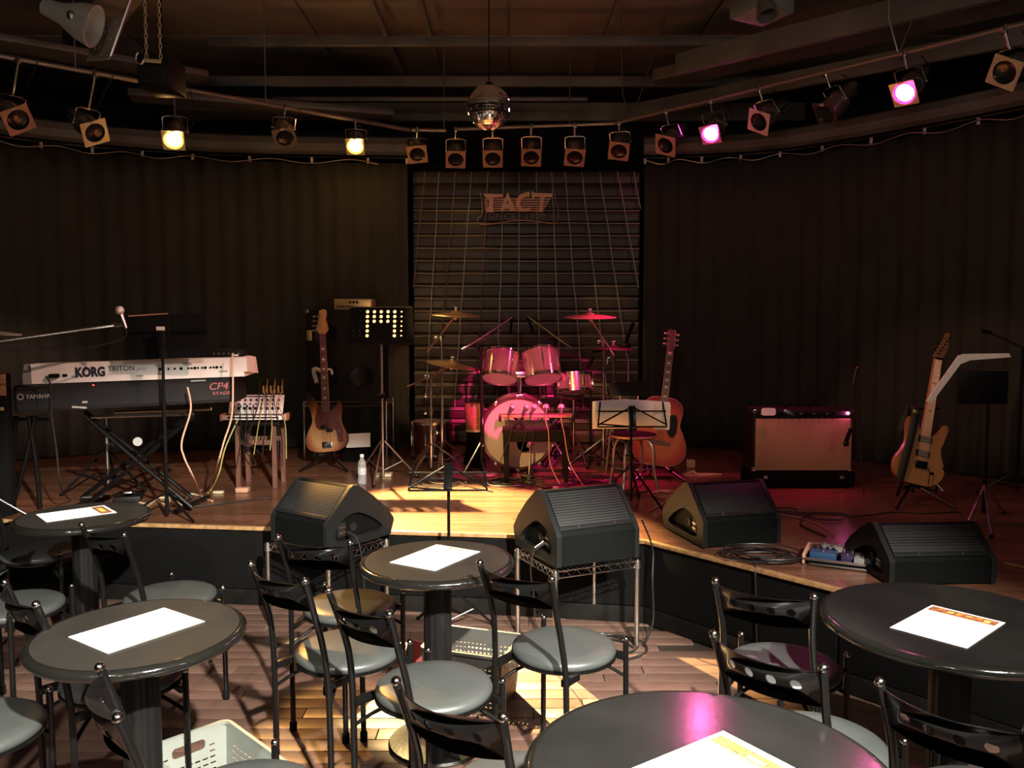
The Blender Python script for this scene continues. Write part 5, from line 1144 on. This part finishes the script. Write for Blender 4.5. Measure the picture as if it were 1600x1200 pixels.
O('lead', MB().tube(spline([q+Vector((.03, 0, .09)), at(1333, 600, 5.62), at(1342, 580, 5.65), at(1345, 700, 5.7), PZ(1350, 775, SH+.01)], 8), .004, 5), 'cable', t, w=True)
# bass stack
Yb = 7.3; a = at(479, 626, Yb); b = at(597, 484, Yb); Wb = b.x-a.x; Hb = b.z-a.z
t = thing('bass_cabinet', 'tall dark bass speaker cabinet standing on a wire rack behind the bass guitar', 'speaker cabinet', ((a.x+b.x)/2, Yb, a.z))
O('cabinet', MB().box((0, .18, Hb/2), (Wb, .34, Hb), b=.012), 'tolex', t); O('grille', MB().box((0, .005, Hb/2), (Wb-.05, .02, Hb-.05), b=.005), 'grille_dark', t)
for sx in (-1, 1):
    for z in (.27, .73): O('speaker_cone', MB().lathe([(0, .0), (.02, .0), (.085, .006), (.10, .014), (.105, .010), (.10, 0)], T(Vector((sx*Wb*.23, -.006, Hb*z))) @ frame((0, -1, 0)), 28), 'black_paint', t)
for sx in (-1, 1): O('corner_cap', MB().box((sx*(Wb/2-.015), .02, Hb-.015), (.035, .04, .035), b=.008), 'satin', t)
O('side_handle', MB().box((-Wb/2+.035, -.004, Hb*.72), (.045, .010, .09), b=.004), 'brass', t)
ra = [(a.x-.02, Yb-.02), (b.x+.03, Yb-.02), (b.x+.03, Yb+.40), (a.x-.02, Yb+.40)]
def rack2():
    h = a.z-.002; q = [Vector((x, y, SH)) for x, y in ra]; t = thing('wire_rack', 'chrome wire rack on the stage under the bass speaker cabinet', 'rack', sum(q, Vector())/4)
    for p in q: O('post', MB().cyl(p, Vector((p.x, p.y, h-.003)), .0125), 'satin', t, w=True)
    for i in range(4):
        u, v = q[i], q[(i+1) % 4]; kk = 9; mb = MB(); U = Vector((u.x, u.y, 0)); V = Vector((v.x, v.y, 0))
        for zz in (h-.006, h-.045): mb.tube([U+Vector((0, 0, zz)), V+Vector((0, 0, zz))], .004, 6)
        mb.tube([U.lerp(V, j/(2*kk))+Vector((0, 0, h-.045 if j % 2 else h-.006)) for j in range(2*kk+1)], .003, 5); O('shelf_truss', mb, 'chrome', t, w=True)
    mb = MB()
    for j in range(1, 20): U = q[0].lerp(q[1], j/20); V = q[3].lerp(q[2], j/20); mb.tube([(U.x, U.y, h-.006), (V.x, V.y, h-.006)], .0025, 4)
    O('shelf_wires', mb, 'satin', t, w=True)
rack2()
c = at(551, 476, Yb+.05); t = thing('bass_amplifier_head', 'small pale gold amplifier head on top of the bass cabinet', 'amplifier', (c.x, Yb+.05, a.z+Hb+.002))
Wh = .335; Hh = .095; O('case', MB().box((0, .12, Hh/2), (Wh, .22, Hh), b=.006), 'cream', t); fp = O('front_plate', MB().box((0, .004, Hh/2), (Wh-.015, .008, Hh-.015), b=.002), 'brass', t)
for i in range(3): O('knob', MB().cyl((-.02+i*.03, 0, .065), (-.02+i*.03, -.012, .065), .011), 'black_paint', fp)
for i in range(6): O('knob', MB().cyl((-.13+i*.025, 0, .028), (-.13+i*.025, -.012, .028), .009), 'black_paint', fp)
q = at(560, 688, 6.9); one('paper_sheet', MB().box((0, 0, 0), (.20, .004, .12), T(q) @ RX(-.35) @ RY(-.05)), 'white_plastic', 'pale sheet propped against the rack right of the bass guitar body', 'sheet')
q = at(556, 706, 6.95); one('dark_crate', MB().box((q.x, 7.02, SH+.10), (.24, .16, .19), b=.01), 'black_matt', 'low dark crate behind the pale sheet, right of the bass guitar', 'crate')

# ---- keyboards
yl, yr = 5.00, 5.14
def kb(name, label, L0, L1, h_top0, h_bot0, m, dep): pass
p0 = at(75, 512+63+22, yl); e = at(380, 587, yr)
A = at(50, 600, yl); Bv = at(382, 588, yr); top = at(50, 569, yl)
u = (Vector((Bv.x, Bv.y, 0))-Vector((A.x, A.y, 0))); Wk = u.length; rz = math.atan2(u.y, u.x); slope = math.atan2(Bv.z-A.z, Wk)
Hk = top.z-A.z
t = thing('synthesizer', 'white keyboard synthesizer seen from behind, upper of the two keyboards', 'keyboard', A, rz); KT = t
t.rotation_euler = (0, -slope, rz); XF[t] = T(A) @ RZ(rz) @ RY(-slope)
BB = Matrix(((0, 0, 1, 0), (1, 0, 0, 0), (0, 1, 0, 0), (0, 0, 0, 1)))
O('case', MB().prism([(0, 0), (0, Hk), (.10, Hk+.002), (.30, Hk-.014), (.36, Hk-.05), (.36, .0)], Wk, BB), 'white_plastic', t)
O('end_block', MB().prism([(-.004, 0), (-.004, Hk*.45), (.03, Hk), (.30, Hk-.01), (.37, .03), (.37, 0)], .05, T(Vector((-.05, 0, 0))) @ BB), 'grey_plastic', t); O('end_block', MB().prism([(.0, .03), (.0, Hk+.002), (.10, Hk+.005), (.30, Hk-.01), (.36, .0)], .018, T(Vector((Wk, 0, 0))) @ BB), 'white_plastic', t)
F_ = RX(PI/2)
text('lettering', 'KORG', .078, 'text_dark', T(Vector((.272*Wk, -.002, Hk*.48))) @ F_, t, .001, .80, False, bold=.004)
text('lettering', 'TRITON', .046, 'text_dark', T(Vector((.418*Wk, -.002, Hk*.62))) @ F_, t, .0008, .95, False)
text('lettering', 'pro', .036, 'text_grey', T(Vector((.510*Wk, -.002, Hk*.58))) @ F_, t, .0008, 1.1, False, shear=.3)
text('lettering', 'music workstation/sampler',   .012, 'text_grey', T(Vector((.415*Wk, -.002, Hk*.36))) @ F_, t, .0005, 1.2, False)
O('oval_badge', MB().prism(circle(.50*Wk, Hk*.22, .024, 20, .005), .002, F_, z0=.0), 'text_grey', t)
for i, x in enumerate((.60, .64, .67, .70, .735, .75, .765, .78, .80, .815, .84, .855, .87, .89)): O('jack', MB().cyl((x*Wk, 0, Hk*.52), (x*Wk, -.005, Hk*.52), .0065 if i % 3 else .009), 'black_matt', t)
O('power_socket', MB().box((.155*Wk, -.004, Hk*.38), (.026, .010, .016), b=.003), 'black_matt', t); O('power_plug', MB().box((.11*Wk, -.02, Hk*.38), (.055, .04, .024), b=.008), 'black_matt', t)
for x_, z_, w_, h_ in ((.73, .74, .05, .018), (.90, .3, .05, .012), (.20, .3, .04, .014)): O('panel_print', MB().box((x_*Wk, -.0008, Hk*z_), (w_, .001, h_)), 'text_grey', t)
# stage piano
A2 = at(24, 645, yl-.02); B2 = at(366, 628, yr-.02); u = Vector((B2.x-A2.x, B2.y-A2.y, 0)); W2 = u.length; rz2 = math.atan2(u.y, u.x); s2 = math.atan2(B2.z-A2.z, W2); H2 = A.z-A2.z-.02
t = thing('stage_piano', 'black stage piano under the white synthesizer', 'keyboard', A2, rz2); t.rotation_euler = (0, -s2, rz2); XF[t] = T(A2) @ RZ(rz2) @ RY(-s2); SP = t
O('case', MB().prism([(.01, 0), (0, .02), (.0, H2-.03), (.03, H2), (.33, H2-.03), (.36, .03), (.36, 0)], W2, BB), 'piano', t, angle=20)
for x in (-.004, W2-.012): O('end_cheek', MB().prism([(0, -.004), (-.006, H2-.02), (.02, H2+.012), (.34, H2-.02), (.37, 0)], .016, T(Vector((x, 0, 0))) @ BB), 'black_paint', t)
text('lettering', 'YAMAHA', .038, 'text_grey', T(Vector((.108*W2, -.002, H2*.60))) @ F_, t, .0008, .90, False)
text('lettering', 'CP4', .062, 'text_red', T(Vector((.93*W2, -.002, H2*.66))) @ F_, t, .0008, 1.1, False, shear=.25); text('lettering', 'STAGE', .026, 'text_red', T(Vector((.945*W2, -.002, H2*.38))) @ F_, t, .0008, 1.4, False)
O('logo_ring', MB().prism(circle(.028*W2, H2*.62, .019, 20), .001, F_, holes=[circle(.028*W2, H2*.62, .014, 20)]), 'text_grey', t)
O('sticker', MB().box((.285*W2, -.001, H2*.38), (.085, .002, .012), RY(.12)).box((.315*W2, -.001, H2*.29), (.03, .002, .012)), 'text_grey', t)
O('label_strip', MB().box((.84*W2, -.001, H2*.93), (.09, .002, .008)), 'text_grey', t)
O('power_light', MB().box((.36*W2, -.004, H2*.95), (.010, .004, .006)), 'led_red', t)
# keyboard X stand
fx = lambda px, py: at(px, py, 5.16)
t = thing('keyboard_stand', 'black X-shaped keyboard stand carrying both keyboards', 'keyboard stand', (fx(215, 690).x, 5.2, SH))
for y in (5.04, 5.34):
    for (a_, b_) in (((132, 622), (300, 758)), ((300, 600), (128, 775))):
        p, q = at(*a_, y), at(*b_, y); p.z = min(p.z, A2.z-.03); q.z = SH+.03; O('cross_leg', MB().tube([p, q], .014, 8), 'black_steel', t, w=True)
O('pivot_disc', MB().cyl(at(215, 690, 5.0), at(215, 690, 5.015), .027), 'grey_plastic', t, w=True)
for px, py in ((300, 758), (128, 775)):
    q = at(px, py, 5.2); O('foot_bar', MB().tube([(q.x-.02, 4.98, SH+.02), (q.x+.02, 5.42, SH+.02)], .016, 8), 'black_steel', t, w=True)
zz = A2.z-.022; O('support_bar', MB().tube([(at(140, 640, 5.0).x, 5.02, zz-.01), (at(300, 640, 5.0).x, 5.02, zz+.012)], .011, 8), 'chrome', t, w=True)
O('support_bar', MB().tube([(at(140, 640, 5.0).x, 5.32, zz-.01), (at(300, 640, 5.0).x, 5.32, zz+.012)], .011, 8), 'chrome', t, w=True)
# second brace stand at left
t = thing('table_stand', 'dark angled stand legs at the left end of the keyboards', 'stand', PZ(35, 775, SH))
for a_, b_ in (((55, 650), (18, 775)), ((45, 650), (62, 775)), ((25, 650), (8, 760))): p, q = at(*a_, 5.12), at(*b_, 5.12); q.z = SH+.01; O('leg', MB().tube(spline([p, p.lerp(q, .5)+Vector((.01, 0, 0)), q], 5), .015, 8), 'black_steel', t, w=True)
O('cross_bar', MB().tube([at(20, 655, 5.12), at(75, 655, 5.12)], .012, 6), 'black_steel', t, w=True)
# wooden box edge at far left
q = at(3, 605, 4.9); t = thing('wooden_cabinet', 'orange-brown wooden cabinet corner at the left edge of the picture', 'cabinet', (q.x-.12, 4.95, SH)); zt = at(3, 585, 4.9).z-SH
O('cabinet_body', MB().box((0, .03, zt/2), (.22, .06, zt), b=.006), 'black_matt', t); O('front_trim', MB().box((.06, -.006, zt-.065), (.11, .012, .13), b=.003), 'wood_brown', t); O('hinge', MB().box((.085, -.010, zt-.21), (.03, .008, .02), b=.002), 'brass', t)
# chrome stand behind keyboards
x, y = at(167, 700, 5.75).x, 5.75; t = thing('cymbal_stand', 'short chrome tripod stand behind the X-shaped keyboard stand', 'stand', (x, y, SH))
O('pole', MB().cyl((x, y, SH+.04), (x, y, at(167, 650, y).z), .012), 'satin', t, w=True); clampk(t, x, y, at(167, 694, y).z, 'satin', sx=1); tripod(t, x, y, SH, .27, .30, 'black_matt', -.25, .009)
# sheet folder on stand + pole in front
A3, B3 = at(262, 750, 4.92), None
t = thing('music_stand', 'black music stand with a wide black folder desk, in front of the keyboards', 'music stand', (A3.x, 4.90, SH), 0, 'music stands')
zt = at(262, 512, 4.9).z-SH; O('pole', MB().cyl((0, 0, .02), (0, 0, zt*.62), .0115).cyl((0, 0, zt*.62), (0, 0, zt), .009), 'black_steel', t); O('pole_head', MB().box((0, .0, zt-.09), (.040, .03, .17), b=.006), 'black_paint', t); O('white_clip', MB().box((0, -.018, zt-.005), (.05, .006, .022), b=.002), 'white_plastic', t)
for k_ in range(3): a_ = -.6+k_*2*PI/3; O('leg', MB().tube([(0, 0, .16), (.26*math.cos(a_), .26*math.sin(a_), .01)], .008, 6), 'black_steel', t)
q0 = at(196, 560, 4.96); q1 = at(327, 490, 4.96)
def wing(xa, xb, za, zb, zc, zd, m, name, y): 
    O(name, MB().prism([(xa, za), (xb, zb), (xb+.005, zc), (xa+.012, zd)], .006, T(Vector((0, y, 0))) @ RX(PI/2)), m, t, w=True)
P_ = lambda x, y: at(x, y, 4.96)
wing(P_(193, 563).x, P_(262, 560).x, P_(193, 563).z, P_(262, 560).z, P_(262, 491).z, P_(200, 494).z, 'black_paint', 'desk_panel', 4.97)
wing(P_(263, 560).x, P_(322, 556).x, P_(263, 560).z, P_(322, 556).z, P_(327, 490).z, P_(265, 491).z, 'black_paint', 'desk_panel', 4.97)
O('top_rim', MB().tube([P_(201, 494), P_(262, 490)], .004, 6), 'tan', t, w=True); O('desk_crease', MB().tube([P_(195, 519)+Vector((0, -.01, 0)), P_(322, 518)+Vector((0, -.01, 0))], .003, 5), 'black_steel', t, w=True)
# vocal microphone on a long chrome boom
t = thing('microphone_stand', 'long chrome boom arm with a silver vocal microphone, from the left edge over the keyboards', 'mic stand', (at(-30, 540, 4.6).x, 4.6, SH), 0, 'boom microphone stands')
a, b = at(-30, 537, 4.6), at(184, 507, 4.8); O('boom_arm', MB().tube([a, b], .0085, 8), 'chrome', t, w=True); O('pole', MB().cyl((a.x, a.y, SH+.02), a, .012), 'black_steel', t, w=True); tripod(t, a.x, a.y, SH, .2, .28, 'black_steel', .3, .008)
O('joint', MB().cyl(at(176, 508, 4.8), at(192, 507, 4.8), .014), 'satin', t, w=True)
O('microphone_handle', MB().cyl(at(197, 513, 4.8), at(189, 492, 4.8), .011, .016), 'satin', t, w=True); O('mic_grille', MB().ball(at(187, 485, 4.8), .026, seg=18), 'mic_grille', t, w=True)
O('mic_lead', MB().tube(spline([at(197, 513, 4.8), at(190, 530, 4.8), at(120, 545, 4.75), at(50, 542, 4.7), at(-10, 536, 4.6)], 8), .004, 5), 'cable', t, w=True)
one('cymbal_edge', MB().lathe([(0, .012), (.03, .012), (.12, .003), (.12, 0), (0, .004)], T(at(-5, 521, 4.5)) @ frame((.1, 0, 1)), 32), 'text_grey', 'edge of a grey disc at the left border above the boom arm', 'disc')
# small rack unit on the synth
q = at(356, 562, 5.14); zt = A.z+math.sin(slope)*Wk*.9+Hk+.004
t = thing('effects_unit', 'small dark box with sockets on the right end of the white synthesizer', 'effects unit', (q.x-.02, 5.20, zt-.004), rz)
O('case', MB().box((0, .05, .024), (.20, .14, .045), b=.003), 'black_paint', t)
for i in range(6): O('socket', MB().cyl((-.08+i*.03, -.020, .024), (-.08+i*.03, -.026, .024), .006), 'satin', t)
O('white_tag', MB().box((.055, -.022, .014), (.03, .003, .010)), 'white_plastic', t)
# mixer on stool
Ym = 5.95
t = thing('wooden_stool', 'tall square brown wooden stool under the small white mixer', 'stool', (at(408, 700, Ym).x, Ym, SH)); zs = at(408, 656, Ym).z-SH
O('seat', MB().box((0, 0, zs-.012), (.34, .30, .024), b=.005), 'wood_dark', t)
for sx in (-1, 1):
    for sy in (-1, 1): O('leg', MB().prism([(-.016, 0), (.016, 0), (.014-sx*.0, zs-.024), (-.014, zs-.024)], .03, T(Vector((sx*.13, sy*.11+.015, 0))) @ RX(PI/2)), 'rosewood', t)
for yy in (-.11, .11): O('rail', MB().box((0, yy, zs-.15), (.25, .016, .035), b=.003), 'rosewood', t)
t = thing('mixer', 'small white mixer full of plugged cables, lit pink, on the wooden stool', 'mixer', (at(404, 650, Ym).x, Ym, SH+zs+.001), .02)
mm = RX(-.35)
O('base_box', MB().box((0, .04, .022), (.40, .25, .035), b=.006), 'black_paint', t)
O('front_shelf', MB().box((0, -.10, .028), (.44, .07, .030), b=.004), 'white_plastic', t)
for s in (-1, 1): O('end_cheek', MB().box((s*.225, -.09, .032), (.020, .10, .050), b=.005), 'tan', t)
pan = O('panel', MB().box((0, 0, 0), (.385, .012, .145), T(Vector((0, -.04, .115))) @ RX(-.45), b=.003), 'white_plastic', t)
pm_ = T(Vector((0, -.04, .115))) @ RX(-.45)
for r_ in range(3):
    for i in range(9): O('knob', MB().cyl(pm_ @ Vector((-.16+i*.04, -.006, -.035+r_*.032)), pm_ @ Vector((-.16+i*.04, -.020, -.035+r_*.032)), .008 if r_ else .010), ('black_paint', 'satin', 'text_dark')[r_], pan)
O('dark_slot', MB().box((0, -.137, .030), (.36, .004, .010)), 'black_matt', t); O('panel_print', MB().box((.03, -.0085, .058), (.20, .001, .008), pm_).box((-.14, -.0085, .055), (.05, .001, .02), pm_), 'text_dark', t)
for i in range(6):
    x = .03+i*.027; O('jack_plug', MB().cyl((x, 0.03, .19), (x, .03, .245), .008), 'brass', t)
    O('patch_lead', MB().tube(spline([(x, .03, .24), (x+.004, .03, .29), (x+.03*(i % 2)-.01, -.04, .27-.01*i), (x+.02, -.16, .14), (x-.03+.02*i, -.17, -.02), (x-.08+.03*i, -.16, -.20-.03*(i % 3))], 6), .0035, 5), 'cable_green' if i % 2 else 'cable', t)
for i in range(4):
    x = -.14+i*.045; O('patch_lead', MB().tube(spline([(x, -.09, .10), (x+.01, -.15, .12), (x+.02, -.18, .02), (x+.06-.03*i, -.17, -.12), (x+.03*i, -.12, -.36+.03*i)], 6), .0035, 5), 'cable', t)

# ---- floor clutter
def cable(label, pts, m, r=.004, name='cable', group=None, n=7):
    P = [PZ(x, y, SH+.006) if len(q_) == 2 else at(x, y, q_[2]) for q_ in pts for x, y in [q_[:2]]]
    mb = MB().tube(spline(P, n), r, 6); return one(name, mb, m, label, 'cable', origin=P[0], group=group)
cable('thin tan cable dropping from the stage piano to the stage floor', [(293, 605, 4.96), (298, 640, 4.95), (284, 690, 4.95), (288, 715, 4.95), (302, 745, 4.95), (315, 775), (330, 782)], 'cable_tan', .0055)
cable('tan cable dropping from the effects unit past the white synthesizer to the floor', [(363, 552, 5.05), (364, 600, 5.0), (362, 650, 5.0), (350, 690, 5.0), (340, 725, 5.0), (328, 757), (312, 768), (318, 778), (332, 783)], 'cable_tan', .0055)
cable('cream cable lying loose on the stage behind the far left table', [(218, 785), (232, 787), (250, 778), (268, 779), (284, 788), (292, 778), (300, 772), (312, 775)], 'cable_cream', .006)
cable('second cream cable curling on the stage behind the far left table', [(246, 783), (258, 788), (266, 784), (262, 778), (276, 776), (290, 786)], 'cable_cream', .005)
cable('black cable hanging from the synthesizer power plug to the floor', [(72, 588, 4.93), (79, 603, 4.92), (80, 640, 4.92), (88, 700, 4.9), (95, 760, 4.9), (110, 782)], 'cable', .005)
cable('dark cable running along the stage front left', [(300, 792), (340, 788), (400, 780), (420, 778)], 'cable', .005)
cable('green-black cable from the mixer to the stage floor', [(372, 655, 5.8), (352, 700, 5.7), (342, 740, 5.6), (330, 765), (325, 770)], 'cable_green', .005)
def coil(label, cx, cy, r, n, m='cable', rr=.0045, seed=0, z=SH, sq=1.0, tail=None):
    rnd = random.Random(seed); c = PZ(cx, cy, z); P = []
    for i in range(n*14):
        a = 2*PI*i/14; lp = i/14; k_ = r*(1+.22*math.sin(lp*2.4+seed)+.05*math.sin(i*.9+seed)); P.append(c+Vector((k_*math.cos(a)+.28*r*math.sin(lp*1.7+seed), k_*sq*math.sin(a)+.16*r*math.cos(lp*2.9+seed), .006+.0035*lp+.004*abs(math.sin(i*.8)))))
    if tail: P += [PZ(x, y, z+.006) for x, y in tail]
    mb = MB().tube(spline(P, 3), rr, 6); return one('coiled_cable', mb, m, label, 'cable', origin=c)
coil('coil of black cable on the stage edge between the two right monitors', 1190, 872, .15, 9, seed=3, sq=.75, rr=.0035)
coil('loose cable loops on the stage right of the bench, nearest the central monitor', 800, 757, .13, 4, seed=5, tail=[(870, 765), (905, 752), (935, 745)])
coil('loose cable loops on the stage left of the bench', 690, 757, .14, 4, seed=8, tail=[(740, 762), (770, 768)])
coil('cable loops on the stage under the stool', 925, 752, .15, 4, seed=9, tail=[(870, 758), (840, 768)])
coil('tan cable loops on the stage below the acoustic guitar', 1040, 775, .10, 3, 'cable_tan', seed=11, tail=[(1030, 790), (1015, 798)])
coil('single loop of cable on the stage in front of the combo amplifier, left one', 1232, 801, .085, 1, seed=12, tail=[(1250, 818), (1290, 838)])
coil('single loop of cable on the stage in front of the combo amplifier, right one', 1290, 809, .10, 1, seed=14)
coil('coil of cable on the floor under the central monitor rack', 955, 1012, .13, 4, seed=16, z=0.0)
coil('pink-lit cable loops on the stage behind the bench', 860, 742, .16, 3, seed=21, tail=[(900, 738), (960, 745)])
cable('cable running from the pedalboard to the combo amplifier', [(1305, 838), (1285, 822), (1260, 812), (1235, 806), (1215, 803)], 'cable_tan', .003)
cable('thin cable across the stage before the electric guitar', [(1200, 798), (1300, 803), (1340, 806), (1400, 800), (1440, 802), (1500, 800)], 'cable', .004)
cable('cable hanging down the stage front from the coil at the right', [(1195, 882), (1172, 893), (1160, 905, 3.86)], 'cable', .004) if False else None
P = [PZ(1180, 880, SH+.008), PZ(1163, 884, SH+.008)]; e_ = Vector((1.155, stage_y(1.155)-.02, SH+.01)); P = [PZ(1180, 878, SH+.008), e_, e_+Vector((0, -.02, -.12)), e_+Vector((.01, -.02, -.42))]
one('cable', MB().tube(spline(P, 6), .004, 6), 'cable', 'cable hanging over the stage edge from the coil', 'cable', origin=P[0])
P = [Vector((.66, 4.15, .62)), Vector((.73, 4.22, .45)), Vector((.72, 4.15, .30)), Vector((.72, 4.12, .10)), Vector((.66, 4.02, .01))]
one('cable', MB().tube(spline(P, 6), .0045, 6), 'cable', 'cable hanging behind the central monitor rack down to the floor', 'cable', origin=P[-1])
q = XF[[o for o in C.objects if o.get('label', '').startswith('black wedge monitor on the left')][0]] @ Vector((.235, .11, .085))
P = [q+Vector((.015, -.01, 0)), q+Vector((.06, -.05, -.01)), q+Vector((.09, -.07, -.10)), q+Vector((.10, -.05, -.35)), Vector((q.x+.08, q.y-.05, .01))]
one('monitor_lead', MB().cyl(P[0], P[1], .011, .008).tube(spline(P[1:], 6), .0045, 6), 'cable', 'black lead with a silver-black plug hanging from the left rack monitor', 'cable', origin=P[-1])
q = XF[[o for o in C.objects if o.get('label', '').startswith('black wedge monitor on the central')][0]] @ Vector((-.235, .11, .10))
P = [q+Vector((-.005, -.02, 0)), q+Vector((-.05, -.06, -.02)), q+Vector((-.07, -.06, -.12)), q+Vector((-.05, -.03, -.30)), Vector((q.x-.05, q.y-.03, .01))]
one('monitor_lead', MB().cyl(P[0], P[1], .010, .008).tube(spline(P[1:], 6), .0030, 6), 'cable', 'thin lead with a silver plug hanging from the central rack monitor', 'cable', origin=P[-1])
# power adapter, pedals
q = PZ(378, 770, SH); one('power_adapter', MB().box(q+Vector((0, .02, .018)), (.09, .06, .035), b=.010), 'tan', 'pale round-cornered power adapter on the stage under the wooden stool', 'adapter')
q = PZ(340, 772, SH); one('plug_strip', MB().box(q+Vector((0, .02, .010)), (.07, .035, .018), b=.006), 'cream', 'small pale plug lying on the stage left of the power adapter', 'plug')
q = PZ(195, 786, SH); t = thing('foot_pedal', 'grey-black foot pedal with a rounded tab behind the far left table', 'pedal', q+Vector((0, .05, 0)), .3)
O('pedal_base', MB().box((0, .05, .02), (.16, .22, .04), b=.008), 'black_paint', t); O('pedal_plate', MB().box((.01, -.02, .055), (.05, .16, .012), RX(-.2), b=.004), 'satin', t)
q = PZ(140, 788, SH); t = thing('foot_pedal', 'low dark pedal unit under the X-shaped keyboard stand', 'pedal', q+Vector((0, .03, 0)), -.1)
O('pedal_base', MB().box((0, .04, .018), (.11, .16, .035), b=.006), 'black_paint', t); O('pedal_plate', MB().box((0, .0, .042), (.08, .10, .008), RX(-.1), b=.002), 'duct', t)
# pedalboard
a, b = PZ(1253, 882, SH), PZ(1345, 893, SH); rz3 = math.atan2(b.y-a.y, b.x-a.x)
t = thing('pedalboard', 'aluminium-framed pedalboard crowded with effects pedals, left beside the right-end monitor', 'pedalboard', a, rz3)
W_ = .42; D_ = .24
O('frame_rail', MB().box((W_/2, .006, .030), (W_, .014, .012), b=.003).box((W_/2, -.004, .010), (W_-.06, .012, .010), b=.003), 'satin', t); O('frame_rail', MB().box((W_/2, D_, .05), (W_, .014, .012), b=.003), 'satin', t)
O('frame_rail', MB().box((.006, D_/2, .030), (.012, D_, .05), b=.003), 'tan', t); O('frame_rail', MB().box((W_-.006, D_/2, .030), (.012, D_, .05), b=.003), 'satin', t); O('deck', MB().box((W_/2, D_/2, .018), (W_-.02, D_-.02, .012)), 'black_matt', t)
for i, (x, y, sx, sy, m) in enumerate(((.09, .085, .12, .10, 'blue_pedal'), (.12, .18, .10, .06, 'grey_plastic'), (.20, .08, .055, .10, 'purple_pedal'), (.255, .11, .05, .09, 'cream_pedal'), (.305, .11, .05, .09, 'cream_pedal'), (.27, .035, .08, .05, 'grey_plastic'), (.36, .07, .06, .10, 'purple_pedal'), (.375, .17, .05, .07, 'cream_pedal'), (.30, .19, .07, .05, 'black_paint'))):
    p = thing('effects_pedal', ['blue effects pedal with four knobs, the largest on the pedalboard', 'grey effects box at the back left of the pedalboard', 'purple effects pedal right beside the large blue one', 'left of the two cream effects pedals mid-board', 'right of the two cream effects pedals mid-board', 'small grey pedal at the front of the pedalboard', 'purple effects pedal at the right front of the pedalboard', 'cream effects pedal at the back right corner of the pedalboard', 'black effects box at the back centre of the pedalboard'][i], 'pedal', XF[t] @ Vector((x, y, .0245)), rz3, 'effects pedals on the pedalboard')
    O('pedal_case', MB().box((0, 0, .018), (sx, sy, .034), b=.004), m, p); n_ = 4 if i == 0 else 2
    for j_ in range(n_): O('knob', MB().cyl((-sx*.35+sx*.7*j_/(n_-1), sy*.28, .035), (-sx*.35+sx*.7*j_/(n_-1), sy*.28, .046), .007), 'black_paint' if i in (0, 3, 4) else 'satin', p)
    O('foot_switch', MB().cyl((0, -sy*.3, .035), (0, -sy*.3, .044), .008), 'chrome', p)
# box, papers near the acoustic guitar
q = PZ(1078, 742, SH); t = thing('cardboard_sheet', 'torn brown cardboard sheet lying right of the acoustic guitar stand', 'cardboard', q, .1)
O('sheet', MB().prism([(-.06, -.05), (.10, -.07), (.20, -.02), (.26, .0), (.14, .06), (-.04, .07)], .004), 'cardboard', t); O('taped_lead', MB().tube(spline([(-.02, .02, .008), (.02, -.02, .03), (.06, -.04, .01), (.16, -.02, .008), (.24, -.03, .006)], 6), .005, 6), 'cable_cream', t)
q = PZ(1081, 733, SH); one('socket_box', MB().box(q+Vector((0, .06, .035)), (.07, .05, .065), b=.005), 'cardboard', 'small brown socket box behind the torn cardboard', 'box')
P = [PZ(1570, 882, SH+.001), PZ(1640, 898, SH+.001)]
one('floor_trim', MB().tube([P[0]+Vector((0, 0, .006)), P[1]+Vector((0, 0, .006))], .007, 6), 'nosing', 'thin pale wooden strip on the stage right of the right-end monitor', 'strip')
q = PZ(1428, 822, SH); one('stick_glint', MB().cyl(PZ(1421, 818, SH+.009), PZ(1434, 827, SH+.009), .006), 'maple', 'short gold reflection built as a pale stick, on the stage behind the right-end monitor', 'stick')  # gold stick-shaped reflection on the boards, built as a solid rod
